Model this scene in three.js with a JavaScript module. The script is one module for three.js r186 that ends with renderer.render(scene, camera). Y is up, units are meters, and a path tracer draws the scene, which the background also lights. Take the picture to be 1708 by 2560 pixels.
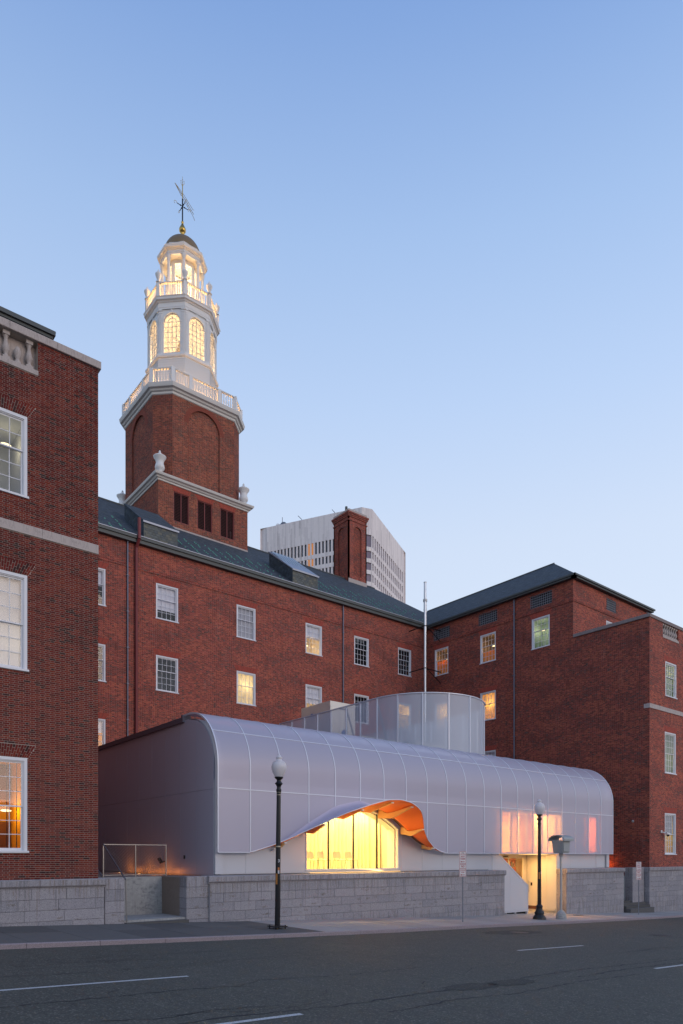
import * as THREE from 'three';
import { mergeGeometries } from 'three/addons/utils/BufferGeometryUtils.js';
import { RectAreaLightUniformsLib } from 'three/addons/lights/RectAreaLightUniformsLib.js';
RectAreaLightUniformsLib.init();

// ------------------------------------------------------------------ camera, sky, sun, exposure
const scene = new THREE.Scene();
const TH = Math.atan2(1720, 2111);                       // heading: X runs along the street to the right, -Z into the court
const camera = new THREE.PerspectiveCamera(2 * Math.atan(1280 / 1720) * 180 / Math.PI, 1708 / 2560, 0.1, 3000);
camera.position.set(0, 2.43, 0);
camera.lookAt(Math.sin(TH), 2.43, -Math.cos(TH));
camera.setViewOffset(1708, 2560, 0, -861, 1708, 2560);   // shift lens: verticals stay upright
const renderer = new THREE.WebGLRenderer({ antialias: true });
renderer.setSize(683, 1024);
renderer.toneMapping = THREE.LinearToneMapping;
renderer.toneMappingExposure = 1.0;
renderer.shadowMap.enabled = true;

const s2l = (c) => (c /= 255, c <= 0.04045 ? c / 12.92 : ((c + 0.055) / 1.055) ** 2.4);
const SKY = [[-90, 60, 62, 70], [-1, 150, 150, 158], [0, 226, 226, 236], [8, 222, 231, 246], [16, 216, 230, 250], [24, 208, 224, 248], [33, 187, 211, 246], [42, 164, 194, 237], [51, 132, 167, 222], [65, 106, 142, 204], [90, 84, 118, 182]].map(([e, ...c]) => [e, ...c.map(s2l)]);
{
  const W = 512, Hh = 256, d = new Float32Array(W * Hh * 4);
  const gx = 0.5, gz = 0.86;                              // the sunset glow lies behind the camera, to the right
  for (let j = 0; j < Hh; j++) {
    const el = ((j + 0.5) / Hh - 0.5) * 180;
    let k = 0; while (k < SKY.length - 2 && SKY[k + 1][0] < el) k++;
    const a = SKY[k], b = SKY[k + 1], t = Math.min(1, Math.max(0, (el - a[0]) / (b[0] - a[0])));
    for (let i = 0; i < W; i++) {
      const phi = ((i + 0.5) / W - 0.5) * 2 * Math.PI, ce = Math.cos(el * Math.PI / 180);
      const x = Math.cos(phi) * ce, z = Math.sin(phi) * ce, g = Math.max(0, (x * gx + z * gz));
      const glow = el > -1 ? Math.pow(g, 2.2) * Math.exp(-Math.max(0, el) / 26) : 0;
      const o = (j * W + i) * 4;
      const side = el > 0 ? 1 + 0.06 * (x * 0.77 + z * 0.63) : 1;
      d[o] = (a[1] + (b[1] - a[1]) * t) * side + 0.6 * glow;
      d[o + 1] = (a[2] + (b[2] - a[2]) * t) * side + 0.5 * glow;
      d[o + 2] = (a[3] + (b[3] - a[3]) * t) * side + 0.44 * glow;
      d[o + 3] = 1;
    }
  }
  const sky = new THREE.DataTexture(d, W, Hh, THREE.RGBAFormat, THREE.FloatType);
  sky.mapping = THREE.EquirectangularReflectionMapping;
  sky.minFilter = sky.magFilter = THREE.LinearFilter; sky.needsUpdate = true;
  scene.background = sky; scene.environment = sky;
}
const sun = new THREE.DirectionalLight(0xffe0c8, 0.55);
sun.position.set(60, 32, 104); sun.target.position.set(30, 5, -30);
sun.castShadow = true; sun.shadow.radius = 40;
Object.assign(sun.shadow.camera, { left: -90, right: 90, top: 90, bottom: -90, near: 1, far: 400 });
scene.add(sun, sun.target);

// ------------------------------------------------------------------ helpers
let seed = 12345;
const rnd = () => { seed = (seed + 0x6d2b79f5) | 0; let t = Math.imul(seed ^ (seed >>> 15), 1 | seed); t = (t + Math.imul(t ^ (t >>> 7), 61 | t)) ^ t; return ((t ^ (t >>> 14)) >>> 0) / 4294967296; };
const rr = (a, b) => a + (b - a) * rnd();
const used = {};
function numbered(name) { const n = used[name] = (used[name] ?? -1) + 1; return n ? name + '_' + String(n).padStart(3, '0') : name; }
function thing(name, label, category, pos = [0, 0, 0], group) {
  const o = new THREE.Group(); o.name = numbered(name); o.position.set(...pos); scene.add(o);
  o.userData = { label, category }; if (group) o.userData.group = group;
  return o;
}
function structure(name, geo, mat) { const m = new THREE.Mesh(geo, mat); m.name = numbered(name); m.userData.kind = 'structure'; m.castShadow = m.receiveShadow = true; scene.add(m); return m; }
function part(parent, name, geo, mat, label) {
  const m = new THREE.Mesh(Array.isArray(geo) ? merge(geo) : geo, mat);
  m.name = name; m.castShadow = m.receiveShadow = true; if (label) m.userData.label = label;
  parent.add(m); return m;
}
function sub(parent, name, pos = [0, 0, 0]) { const g = new THREE.Group(); g.name = name; g.position.set(...pos); parent.add(g); return g; }
function merge(list) {
  list = list.map((g) => { const h = g.index ? g.toNonIndexed() : g; for (const k of Object.keys(h.attributes)) if (!['position', 'normal', 'uv'].includes(k)) h.deleteAttribute(k); if (!h.attributes.uv) h.setAttribute('uv', new THREE.BufferAttribute(new Float32Array(h.attributes.position.count * 2), 2)); h.clearGroups(); return h; });
  return list.length === 1 ? list[0] : mergeGeometries(list);
}
// box from (x0,y0,z0) to (x1,y1,z1), uv in metres
function bx(x0, y0, z0, x1, y1, z1) {
  const w = x1 - x0, h = y1 - y0, d = z1 - z0, g = new THREE.BoxGeometry(w, h, d), p = g.attributes.position, n = g.attributes.normal, uv = g.attributes.uv;
  g.translate((x0 + x1) / 2, (y0 + y1) / 2, (z0 + z1) / 2);
  for (let i = 0; i < p.count; i++) {
    if (Math.abs(n.getX(i)) > 0.5) uv.setXY(i, p.getZ(i), p.getY(i)); else if (Math.abs(n.getY(i)) > 0.5) uv.setXY(i, p.getX(i), p.getZ(i)); else uv.setXY(i, p.getX(i), p.getY(i));
  }
  return g;
}
// faces list -> flat geometry; each face is a convex polygon of points; uv chosen by the face's plane, in metres
function faces(list) {
  const P = [], N = [], U = [];
  for (const f of list) {
    let nx = 0, ny = 0, nz = 0;
    for (let i = 0; i < f.length; i++) { const p = f[i], q = f[(i + 1) % f.length]; nx += (p[1] - q[1]) * (p[2] + q[2]); ny += (p[2] - q[2]) * (p[0] + q[0]); nz += (p[0] - q[0]) * (p[1] + q[1]); }
    const l = Math.hypot(nx, ny, nz) || 1; nx /= l; ny /= l; nz /= l;
    const hl = Math.hypot(nx, nz), tx = hl > 1e-3 ? nz / hl : 1, tz = hl > 1e-3 ? -nx / hl : 0;      // horizontal tangent
    const bxx = ny * tz, byy = nz * tx - nx * tz, bzz = -ny * tx;
    for (let i = 1; i < f.length - 1; i++) for (const q of [f[0], f[i], f[i + 1]]) {
      P.push(...q); N.push(nx, ny, nz);
      if (hl > 1e-3) U.push(q[0] * tx + q[2] * tz, q[0] * bxx + q[1] * byy + q[2] * bzz); else U.push(q[0], q[2]);
    }
  }
  const g = new THREE.BufferGeometry();
  g.setAttribute('position', new THREE.Float32BufferAttribute(P, 3)); g.setAttribute('normal', new THREE.Float32BufferAttribute(N, 3)); g.setAttribute('uv', new THREE.Float32BufferAttribute(U, 2));
  return g;
}
// a block lying in local x,y with its chamfered face towards +z (18 triangles)
function block(x0, y0, x1, y1, z0, z1, c = 0.01, q = null) {
  const r = q || [[x0, y0], [x1, y0], [x1, y1], [x0, y1]];
  const cx = (r[0][0] + r[2][0]) / 2, cy = (r[0][1] + r[2][1]) / 2;
  const inn = r.map(([x, y]) => [x - Math.sign(x - cx) * c, y - Math.sign(y - cy) * c]);
  const F = [inn.map(([x, y]) => [x, y, z1])];
  for (let i = 0; i < 4; i++) {
    const j = (i + 1) % 4, A = [...r[i], z1 - c], B = [...r[j], z1 - c];
    F.push([A, B, [...inn[j], z1], [...inn[i], z1]], [[...r[i], z0], [...r[j], z0], B, A]);
  }
  return faces(F);
}
// wall with openings: outline and holes in local x,y; thickness t towards -z; front face at z = 0
function slab(outline, holes = [], t = 0.4) {
  const s = new THREE.Shape(outline.map(([x, y]) => new THREE.Vector2(x, y)));
  for (const h of holes) s.holes.push(new THREE.Path(h.map(([x, y]) => new THREE.Vector2(x, y))));
  const g = new THREE.ExtrudeGeometry(s, { depth: t, bevelEnabled: false, curveSegments: 1 }); g.translate(0, 0, -t);
  return g;
}
const rect = (x0, y0, x1, y1) => [[x0, y0], [x1, y0], [x1, y1], [x0, y1]];
function tube(a, b, r, r2 = r, n = 10) {
  const A = new THREE.Vector3(...a), B = new THREE.Vector3(...b), d = B.clone().sub(A), g = new THREE.CylinderGeometry(r2, r, d.length(), n, 1);
  g.applyQuaternion(new THREE.Quaternion().setFromUnitVectors(new THREE.Vector3(0, 1, 0), d.normalize())); const m = A.add(B).multiplyScalar(0.5); g.translate(m.x, m.y, m.z); return g;
}
const lathe = (pts, n = 20) => new THREE.LatheGeometry(pts.map(([r, y]) => new THREE.Vector2(r, y)), n);
// offset a convex polygon (list of [x,z], any winding) outwards
function offset(poly, o) {
  const n = poly.length, cx = poly.reduce((s, p) => s + p[0], 0) / n, cz = poly.reduce((s, p) => s + p[1], 0) / n;
  const L = poly.map((p, i) => { const q = poly[(i + 1) % n]; let nx = q[1] - p[1], nz = p[0] - q[0]; const l = Math.hypot(nx, nz); nx /= l; nz /= l; if (nx * (p[0] - cx) + nz * (p[1] - cz) < 0) { nx = -nx; nz = -nz; } return [nx, nz, nx * p[0] + nz * p[1] + o]; });
  return poly.map((_, i) => { const a = L[(i + n - 1) % n], b = L[i], D = a[0] * b[1] - a[1] * b[0]; return [(a[2] * b[1] - a[1] * b[2]) / D, (a[0] * b[2] - a[2] * b[0]) / D]; });
}
// moulding: profile of [outwards, y] carried round a polygon, closed on top when capped
function mould(poly, profile, cap = true) {
  const rings = profile.map(([o, y]) => offset(poly, o).map(([x, z]) => [x, y, z])), F = [], n = poly.length;
  for (let k = 0; k < rings.length - 1; k++) for (let i = 0; i < n; i++) { const j = (i + 1) % n; F.push([rings[k][i], rings[k][j], rings[k + 1][j], rings[k + 1][i]]); }
  if (cap) F.push(rings[rings.length - 1]);
  const g = faces(F); return g;
}
const oct = (a, b) => [[-a, -b], [-a, b], [-b, a], [b, a], [a, b], [a, -b], [b, -a], [-b, -a]];
const sq = (h) => [[-h, -h], [-h, h], [h, h], [h, -h]];
const R90 = (g) => g.rotateY(-Math.PI / 2);              // local x -> world z, local +z -> world -x

// ------------------------------------------------------------------ materials
const lin = (r, g, b) => new THREE.Color().setRGB(r, g, b);
const std = (c, rough = 0.8, o = {}) => new THREE.MeshStandardMaterial({ color: Array.isArray(c) ? lin(...c) : c, roughness: rough, ...o });
function canvasTex(w, h, draw, wrapM, srgb = true) {
  const c = document.createElement('canvas'); c.width = w; c.height = h; draw(c.getContext('2d'), w, h);
  const t = new THREE.CanvasTexture(c); t.wrapS = t.wrapT = THREE.RepeatWrapping; if (wrapM) t.repeat.set(1 / wrapM[0], 1 / wrapM[1]);
  if (srgb) t.colorSpace = THREE.SRGBColorSpace; t.anisotropy = 8; return t;
}
function speckle(x, w, h, n, cols, a0, a1, s0 = 1, s1 = 2) { for (let i = 0; i < n; i++) { x.globalAlpha = rr(a0, a1); x.fillStyle = cols[Math.floor(rnd() * cols.length)]; const s = rr(s0, s1); x.fillRect(rnd() * w, rnd() * h, s, s); } x.globalAlpha = 1; }
function blotch(x, w, h, n, cols, a0, a1, r0, r1) {
  for (let i = 0; i < n; i++) {
    const cx = rnd() * w, cy = rnd() * h, r = rr(r0, r1), col = cols[Math.floor(rnd() * cols.length)], m = 10 + Math.floor(rnd() * 16);
    x.fillStyle = col; for (let k = 0; k < m; k++) { x.globalAlpha = rr(a0, a1); const a = rnd() * 7, d = r * Math.sqrt(rnd()); x.beginPath(); x.ellipse(cx + Math.cos(a) * d, cy + Math.sin(a) * d, r * rr(0.06, 0.25), r * rr(0.04, 0.16), rnd() * 3, 0, 7); x.fill(); }
  } x.globalAlpha = 1;
}
const PAL = [[154, 70, 56], [142, 62, 52], [162, 77, 58], [132, 58, 50], [148, 65, 55], [122, 56, 49], [158, 72, 54], [104, 58, 52], [86, 62, 58]];
function brickTile(bump, pal, joint) {
  const W = 0.325 * 48, H = 0.067 * 224;
  return canvasTex(2048, 2048, (x, w, h) => {
    seed = 777; const sx = w / W, sy = h / H;
    x.fillStyle = bump ? '#303030' : joint; x.fillRect(0, 0, w, h);
    if (!bump) speckle(x, w, h, 40000, ['#8e7c70', '#a89488', '#6a5a52'], 0.2, 0.6, 1, 3);
    for (let r = 0; r < 224; r++) for (let k = -1; k < 49; k++) for (const hd of [0, 1]) {
      const x0 = k * 0.325 + (r % 2) * 0.1625 + (hd ? 0.215 : 0.0025), L = hd ? 0.1 : 0.203, kk = (k + 48) % 48;
      const s = Math.abs(Math.sin((kk * 2 + hd) * 12.9898 + r * 78.233) * 43758.5453) % 1, s2 = (s * 17.3) % 1, s3 = (s * 91.7) % 1;
      const nz = Math.sin(kk * 0.1309 * 3 + 2 * Math.sin(r * 0.02805 * 4)) + Math.sin(r * 0.02805 * 7 + 1.5 * Math.sin(kk * 0.1309 * 2));
      const c = pal[s < 0.035 + 0.02 * nz ? 8 : s < 0.1 + 0.05 * nz ? 7 : nz > 0.9 && s2 < 0.6 ? (s3 < 0.5 ? 3 : 5) : nz < -0.9 && s2 < 0.5 ? 2 : Math.floor(s2 * 7)], v = 0.82 + s3 * 0.36;
      x.fillStyle = bump ? `rgb(${200 + s3 * 55},${200 + s3 * 55},${200 + s3 * 55})` : `rgb(${c[0] * v},${c[1] * v},${c[2] * v})`;
      x.fillRect(x0 * sx, (r * 0.067 + 0.0045) * sy, L * sx, 0.058 * sy);
    }
    if (!bump) {
      speckle(x, w, h, 90000, ['#5c2c26', '#a05a48', '#6e332b', '#3c2624'], 0.08, 0.3, 1, 2.5);
      for (let i = 0; i < 90; i++) { const X = rnd() * w, y0 = rnd() * h, Lh = rr(20, 260), c = rnd() < 0.6 ? '#3a2423' : '#a8887c'; x.fillStyle = c; for (let k = 0; k < 16; k++) { x.globalAlpha = rr(0.02, 0.09); x.fillRect(X + rr(-24, 24), y0 + rr(0, 60), rr(2, 10), Lh * rr(0.2, 1)); } }
      x.globalAlpha = 1;
    }
  }, [W, H], !bump);
}
const brickMat = (map, b) => new THREE.MeshPhysicalMaterial({ color: 0xffffff, roughness: 0.92, specularIntensity: 0.35, map, bumpMap: b, bumpScale: 0.008 });
const tBrickB = brickTile(true, PAL);
const mBrick = brickMat(brickTile(false, PAL, '#b8a496'), tBrickB);
const PAL2 = PAL.map(([r, g, b]) => [r * 0.95, g * 1.0, b * 1.0]);
const mBrickOld = brickMat(brickTile(false, PAL2, '#9a867a'), tBrickB);
const archTex = (bump) => canvasTex(512, 512, (x, w, h) => {
  seed = 99; x.fillStyle = bump ? '#404040' : '#8c7064'; x.fillRect(0, 0, w, h);
  for (let i = 0; i < 28; i++) for (let j = 0; j < 5; j++) { const v = rr(0.88, 1.1), c = [164, 62, 46]; const y0 = (j - (i % 2) * 0.5) * 0.21 / 0.84 * h; x.fillStyle = bump ? '#e0e0e0' : `rgb(${c[0] * v},${c[1] * v},${c[2] * v})`; x.fillRect(i / 28 * w + 1, y0 + 1, w / 28 - 3, 0.2 / 0.84 * h); }
}, [1.876, 0.84], !bump);
const mArch = std(0xffffff, 0.9, { map: archTex(false), bumpMap: archTex(true), bumpScale: 0.006 });
const graniteTex = canvasTex(512, 512, (x, w, h) => { seed = 5; x.fillStyle = '#aaa6a8'; x.fillRect(0, 0, w, h); blotch(x, w, h, 60, ['#8f8b8c', '#bcb7b6', '#9a9088'], 0.04, 0.1, 20, 80); speckle(x, w, h, 60000, ['#d4d0cf', '#77757a', '#5a595e', '#c3bdb8'], 0.2, 0.7, 1, 3); }, [1.3, 1.3]);
const wallTex = canvasTex(2048, 640, (x, w, h) => {
  seed = 15; x.fillStyle = '#a5a3a6'; x.fillRect(0, 0, w, h); blotch(x, w, h, 130, ['#8b898b', '#b8b4b4', '#96908a', '#7f8083'], 0.05, 0.13, 20, 120);
  speckle(x, w, h, 170000, ['#cdcac9', '#757378', '#5a595e', '#bfb9b4'], 0.2, 0.7, 1, 3.4);
  for (let i = 0; i < 260; i++) { const X = rnd() * w, y0 = rr(0, h * 0.5), L = rr(30, 330), c = rnd() < 0.3 ? '#6a5038' : rnd() < 0.6 ? '#47474a' : '#c9c6c4'; x.fillStyle = c; for (let k = 0; k < 5; k++) { x.globalAlpha = rr(0.03, 0.13); x.fillRect(X + rr(-6, 6), y0 + rnd() * 30, rr(2, 9), L * rr(0.4, 1)); } }
  for (let i = 0; i < 26; i++) { const X = rnd() * w, Y = rr(h * 0.55, h); for (let k = 0; k < 14; k++) { x.globalAlpha = rr(0.05, 0.18); x.fillStyle = '#54402c'; x.beginPath(); x.ellipse(X + rr(-26, 26), Y + rr(-12, 12), rr(2, 14), rr(2, 8), 0, 0, 7); x.fill(); } }
  x.globalAlpha = 1;
}, [8.2, 2.6]);
const mGranite = [[1.0, 0.97, 0.98], [0.89, 0.87, 0.89], [0.95, 0.92, 0.92], [0.84, 0.83, 0.85]].map((c) => std(c, 0.85, { map: wallTex }));
const mKerb = std([0.86, 0.74, 0.74], 0.85, { map: graniteTex });
const mLimestone = std(0xffffff, 0.9, { map: canvasTex(512, 512, (x, w, h) => { seed = 6; x.fillStyle = '#b9aea8'; x.fillRect(0, 0, w, h); blotch(x, w, h, 50, ['#8c827e', '#cabfb8', '#6f6764'], 0.04, 0.12, 20, 90); for (let i = 0; i < 260; i++) { x.globalAlpha = rr(0.04, 0.16); x.fillStyle = '#5f5856'; x.fillRect(rnd() * w, rnd() * h, rr(2, 9), rr(20, 130)); } x.globalAlpha = 1; speckle(x, w, h, 20000, ['#d8cfc9', '#877d79'], 0.1, 0.4, 1, 2); }, [1.2, 1.2]) });
const mCoping = mLimestone.clone(); mCoping.color = lin(0.55, 0.53, 0.55);
const concTex = canvasTex(1024, 1024, (x, w, h) => { seed = 8; x.fillStyle = '#b4b2b0'; x.fillRect(0, 0, w, h); blotch(x, w, h, 90, ['#8a8886', '#cfccc8', '#7c7874'], 0.03, 0.1, 30, 160); speckle(x, w, h, 120000, ['#d2d0ce', '#8e8b88', '#6e6c6a'], 0.1, 0.5, 1, 2); }, [3, 3]);
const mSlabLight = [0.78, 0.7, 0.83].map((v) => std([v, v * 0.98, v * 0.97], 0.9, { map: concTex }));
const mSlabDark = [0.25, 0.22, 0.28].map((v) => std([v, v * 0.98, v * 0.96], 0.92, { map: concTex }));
const mConc = std([0.55, 0.53, 0.5], 0.9, { map: concTex });
const mConcDark = std(0xffffff, 0.9, { map: canvasTex(512, 512, (x, w, h) => { seed = 18; x.fillStyle = '#a9a9a6'; x.fillRect(0, 0, w, h); blotch(x, w, h, 40, ['#77787a', '#c9c8c4', '#626466'], 0.08, 0.25, 30, 120); for (let i = 0; i < 120; i++) { x.globalAlpha = rr(0.05, 0.2); x.fillStyle = rnd() < 0.5 ? '#c9c8c4' : '#505152'; x.fillRect(rnd() * w, rnd() * h, rr(2, 8), rr(30, 200)); } x.globalAlpha = 1; speckle(x, w, h, 20000, ['#aaa', '#555'], 0.1, 0.4, 1, 2); }, [2.6, 1.6]) });
const asphTex = canvasTex(2048, 2048, (x, w, h) => {
  seed = 9; x.fillStyle = '#3e403d'; x.fillRect(0, 0, w, h);
  blotch(x, w, h, 160, ['#2c2e2c', '#52524e', '#363430', '#4c4a43'], 0.05, 0.14, 40, 260);
  for (let i = 0; i < 420; i++) { x.globalAlpha = rr(0.03, 0.12); x.fillStyle = rnd() < 0.6 ? '#202121' : '#64635e'; x.fillRect(rnd() * w, rnd() * h, rr(60, 700), rr(1, 9)); }
  for (let i = 0; i < 40; i++) { x.globalAlpha = rr(0.08, 0.3); x.fillStyle = '#1f2020'; x.beginPath(); x.ellipse(rnd() * w, rnd() * h, rr(4, 30), rr(3, 14), 0, 0, 7); x.fill(); }
  x.globalAlpha = 1; speckle(x, w, h, 420000, ['#7a7a77', '#26272a', '#5a5955', '#94938e'], 0.12, 0.5, 1, 3.2);
}, [18, 18]);
const asphBump = canvasTex(512, 512, (x, w, h) => { seed = 10; x.fillStyle = '#808080'; x.fillRect(0, 0, w, h); speckle(x, w, h, 60000, ['#fff', '#000', '#ccc'], 0.2, 0.8, 1, 3); }, [2, 2], false);
const mAsphalt = std([1.32, 1.22, 1.06], 0.82, { map: asphTex, bumpMap: asphBump, bumpScale: 0.006 });
const mCrack = std([0.022, 0.022, 0.024], 0.85), mPatch = std([0.85, 0.8, 0.72], 0.9, { map: asphTex, bumpMap: asphBump, bumpScale: 0.006 }), mIron = std([0.06, 0.055, 0.05], 0.6, { metalness: 0.5 });
const mLine = std(0xffffff, 0.7, { map: canvasTex(256, 256, (x, w, h) => { seed = 11; x.fillStyle = '#c6c7c6'; x.fillRect(0, 0, w, h); speckle(x, w, h, 9000, ['#8b8c8c', '#dedede', '#6a6b6c'], 0.2, 0.7, 1, 4); }, [0.8, 0.8]) });
const slateTex = (bump) => canvasTex(1024, 1024, (x, w, h) => {
  seed = 21; x.fillStyle = bump ? '#000' : '#353a40'; x.fillRect(0, 0, w, h);
  for (let r = 0; r < 24; r++) for (let k = -1; k < 14; k++) { const v = rr(0.82, 1.16), c = rnd() < 0.12 ? [88, 92, 90] : [76, 83, 90]; const x0 = (k + (r % 2) * 0.5) / 14 * w; if (bump) { const g = x.createLinearGradient(0, r / 24 * h, 0, (r + 1) / 24 * h); g.addColorStop(0, '#444'); g.addColorStop(1, '#fff'); x.fillStyle = g; } else x.fillStyle = `rgb(${c[0] * v},${c[1] * v},${c[2] * v})`; x.fillRect(x0 + 1, r / 24 * h, w / 14 - 2, h / 24 - 2); }
  if (!bump) { speckle(x, w, h, 30000, ['#5a6064', '#2f3438', '#7c8286'], 0.1, 0.4, 1, 3); blotch(x, w, h, 30, ['#5a605c', '#2c3136'], 0.04, 0.1, 40, 120); }
}, [3.5, 4.8], !bump);
const mSlate = std([0.62, 0.66, 0.68], 0.82, { map: slateTex(false), bumpMap: slateTex(true), bumpScale: 0.01 });
const mSlates = [[0.13, 0.145, 0.14], [0.1, 0.115, 0.12], [0.16, 0.16, 0.13], [0.11, 0.12, 0.11]].map((c) => std(c, 0.75));
const mVerdigris = std([0.08, 0.28, 0.22], 0.7), mCopper = std([0.075, 0.085, 0.085], 0.5, { metalness: 0.3 }), mZinc = std([0.33, 0.35, 0.4], 0.45, { metalness: 0.6 });
const mWhite = std([0.76, 0.75, 0.73], 0.55), mWhiteWin = std([0.74, 0.75, 0.78], 0.5), mTrim = std([0.66, 0.64, 0.6], 0.6), mPlaster = std([0.78, 0.74, 0.66], 0.85);
const mDarkRoom = std([0.03, 0.035, 0.04], 0.9), mMidRoom = std([0.2, 0.21, 0.24], 0.9), mCream = std([0.75, 0.68, 0.52], 0.9), mYellow = std([0.75, 0.47, 0.06], 0.9), mGreenish = std([0.3, 0.4, 0.3], 0.9);
const mBlind = std([0.62, 0.62, 0.68], 0.9), mBlindLit = new THREE.MeshPhysicalMaterial({ color: lin(0.8, 0.72, 0.52), roughness: 0.95, transmission: 0.45, thickness: 0 });
const mBlindOr = new THREE.MeshPhysicalMaterial({ color: lin(0.95, 0.5, 0.1), roughness: 0.95, transmission: 0.5, thickness: 0 });
const mGlass = new THREE.MeshPhysicalMaterial({ color: 0xffffff, roughness: 0.03, transmission: 1, thickness: 0, ior: 1.5 });
const mRed = std([0.2, 0.035, 0.035], 0.55), mLouvre = std([0.1, 0.025, 0.025], 0.7), mPipe2 = std([0.2, 0.21, 0.24], 0.6), mPipe = std([0.16, 0.17, 0.22], 0.45, { metalness: 0.4 }), mSteel = std([0.6, 0.62, 0.66], 0.28, { metalness: 0.9 }), mRail = std([0.26, 0.26, 0.26], 0.35, { metalness: 0.9 }), mBlack = std([0.012, 0.013, 0.016], 0.35, { metalness: 0.2 }), mBlackSoft = std([0.02, 0.02, 0.022], 0.8);
const mGold = std([0.55, 0.36, 0.1], 0.3, { metalness: 0.9 }), mDome = std([0.24, 0.165, 0.08], 0.5, { metalness: 0.25 });
const mPoly = new THREE.MeshPhysicalMaterial({ color: lin(0.54, 0.51, 0.61), roughness: 0.4, metalness: 0.15, opacity: 0.76, transparent: true, bumpMap: canvasTex(128, 128, (x, w, h) => { for (let i = 0; i < w; i++) { const v = 128 + 100 * Math.sin(i / w * 2 * Math.PI * 8); x.fillStyle = `rgb(${v},${v},${v})`; x.fillRect(i, 0, 1, h); } }, [0.12, 0.12], false), bumpScale: 0.0006 });
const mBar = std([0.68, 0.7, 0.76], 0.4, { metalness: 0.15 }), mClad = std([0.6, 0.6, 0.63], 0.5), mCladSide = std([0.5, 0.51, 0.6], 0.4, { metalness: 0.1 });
const mOrange = std([0.9, 0.19, 0.02], 0.6), mOrangeFin = std([0.85, 0.5, 0.18], 0.55), mBrown = std([0.14, 0.06, 0.04], 0.7);
const mScreen = new THREE.MeshPhysicalMaterial({ color: lin(0.62, 0.67, 0.75), roughness: 0.5, metalness: 0.0, opacity: 0.64, transparent: true });
const mGalv = std([0.5, 0.5, 0.49], 0.5, { metalness: 0.6 });
const lampMat = (c, k) => new THREE.MeshStandardMaterial({ color: 0x222222, emissive: c, emissiveIntensity: k });
const mLampWhite = lampMat(0xffe6b0, 2.2), mLampWarm = lampMat(0xffc877, 2.5);
function pointLight(parent, pos, color, I, r = 0.05) { const l = new THREE.PointLight(color, I, 0, 2); l.position.set(...pos); l.castShadow = true; l.shadow.radius = r / 0.02; parent.add(l); return l; }
const areaLight = (parent, w, h, pos, look, color, I) => { const l = new THREE.RectAreaLight(color, I, w, h); l.position.set(...pos); parent.add(l); l.lookAt(new THREE.Vector3(...look)); return l; };

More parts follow.
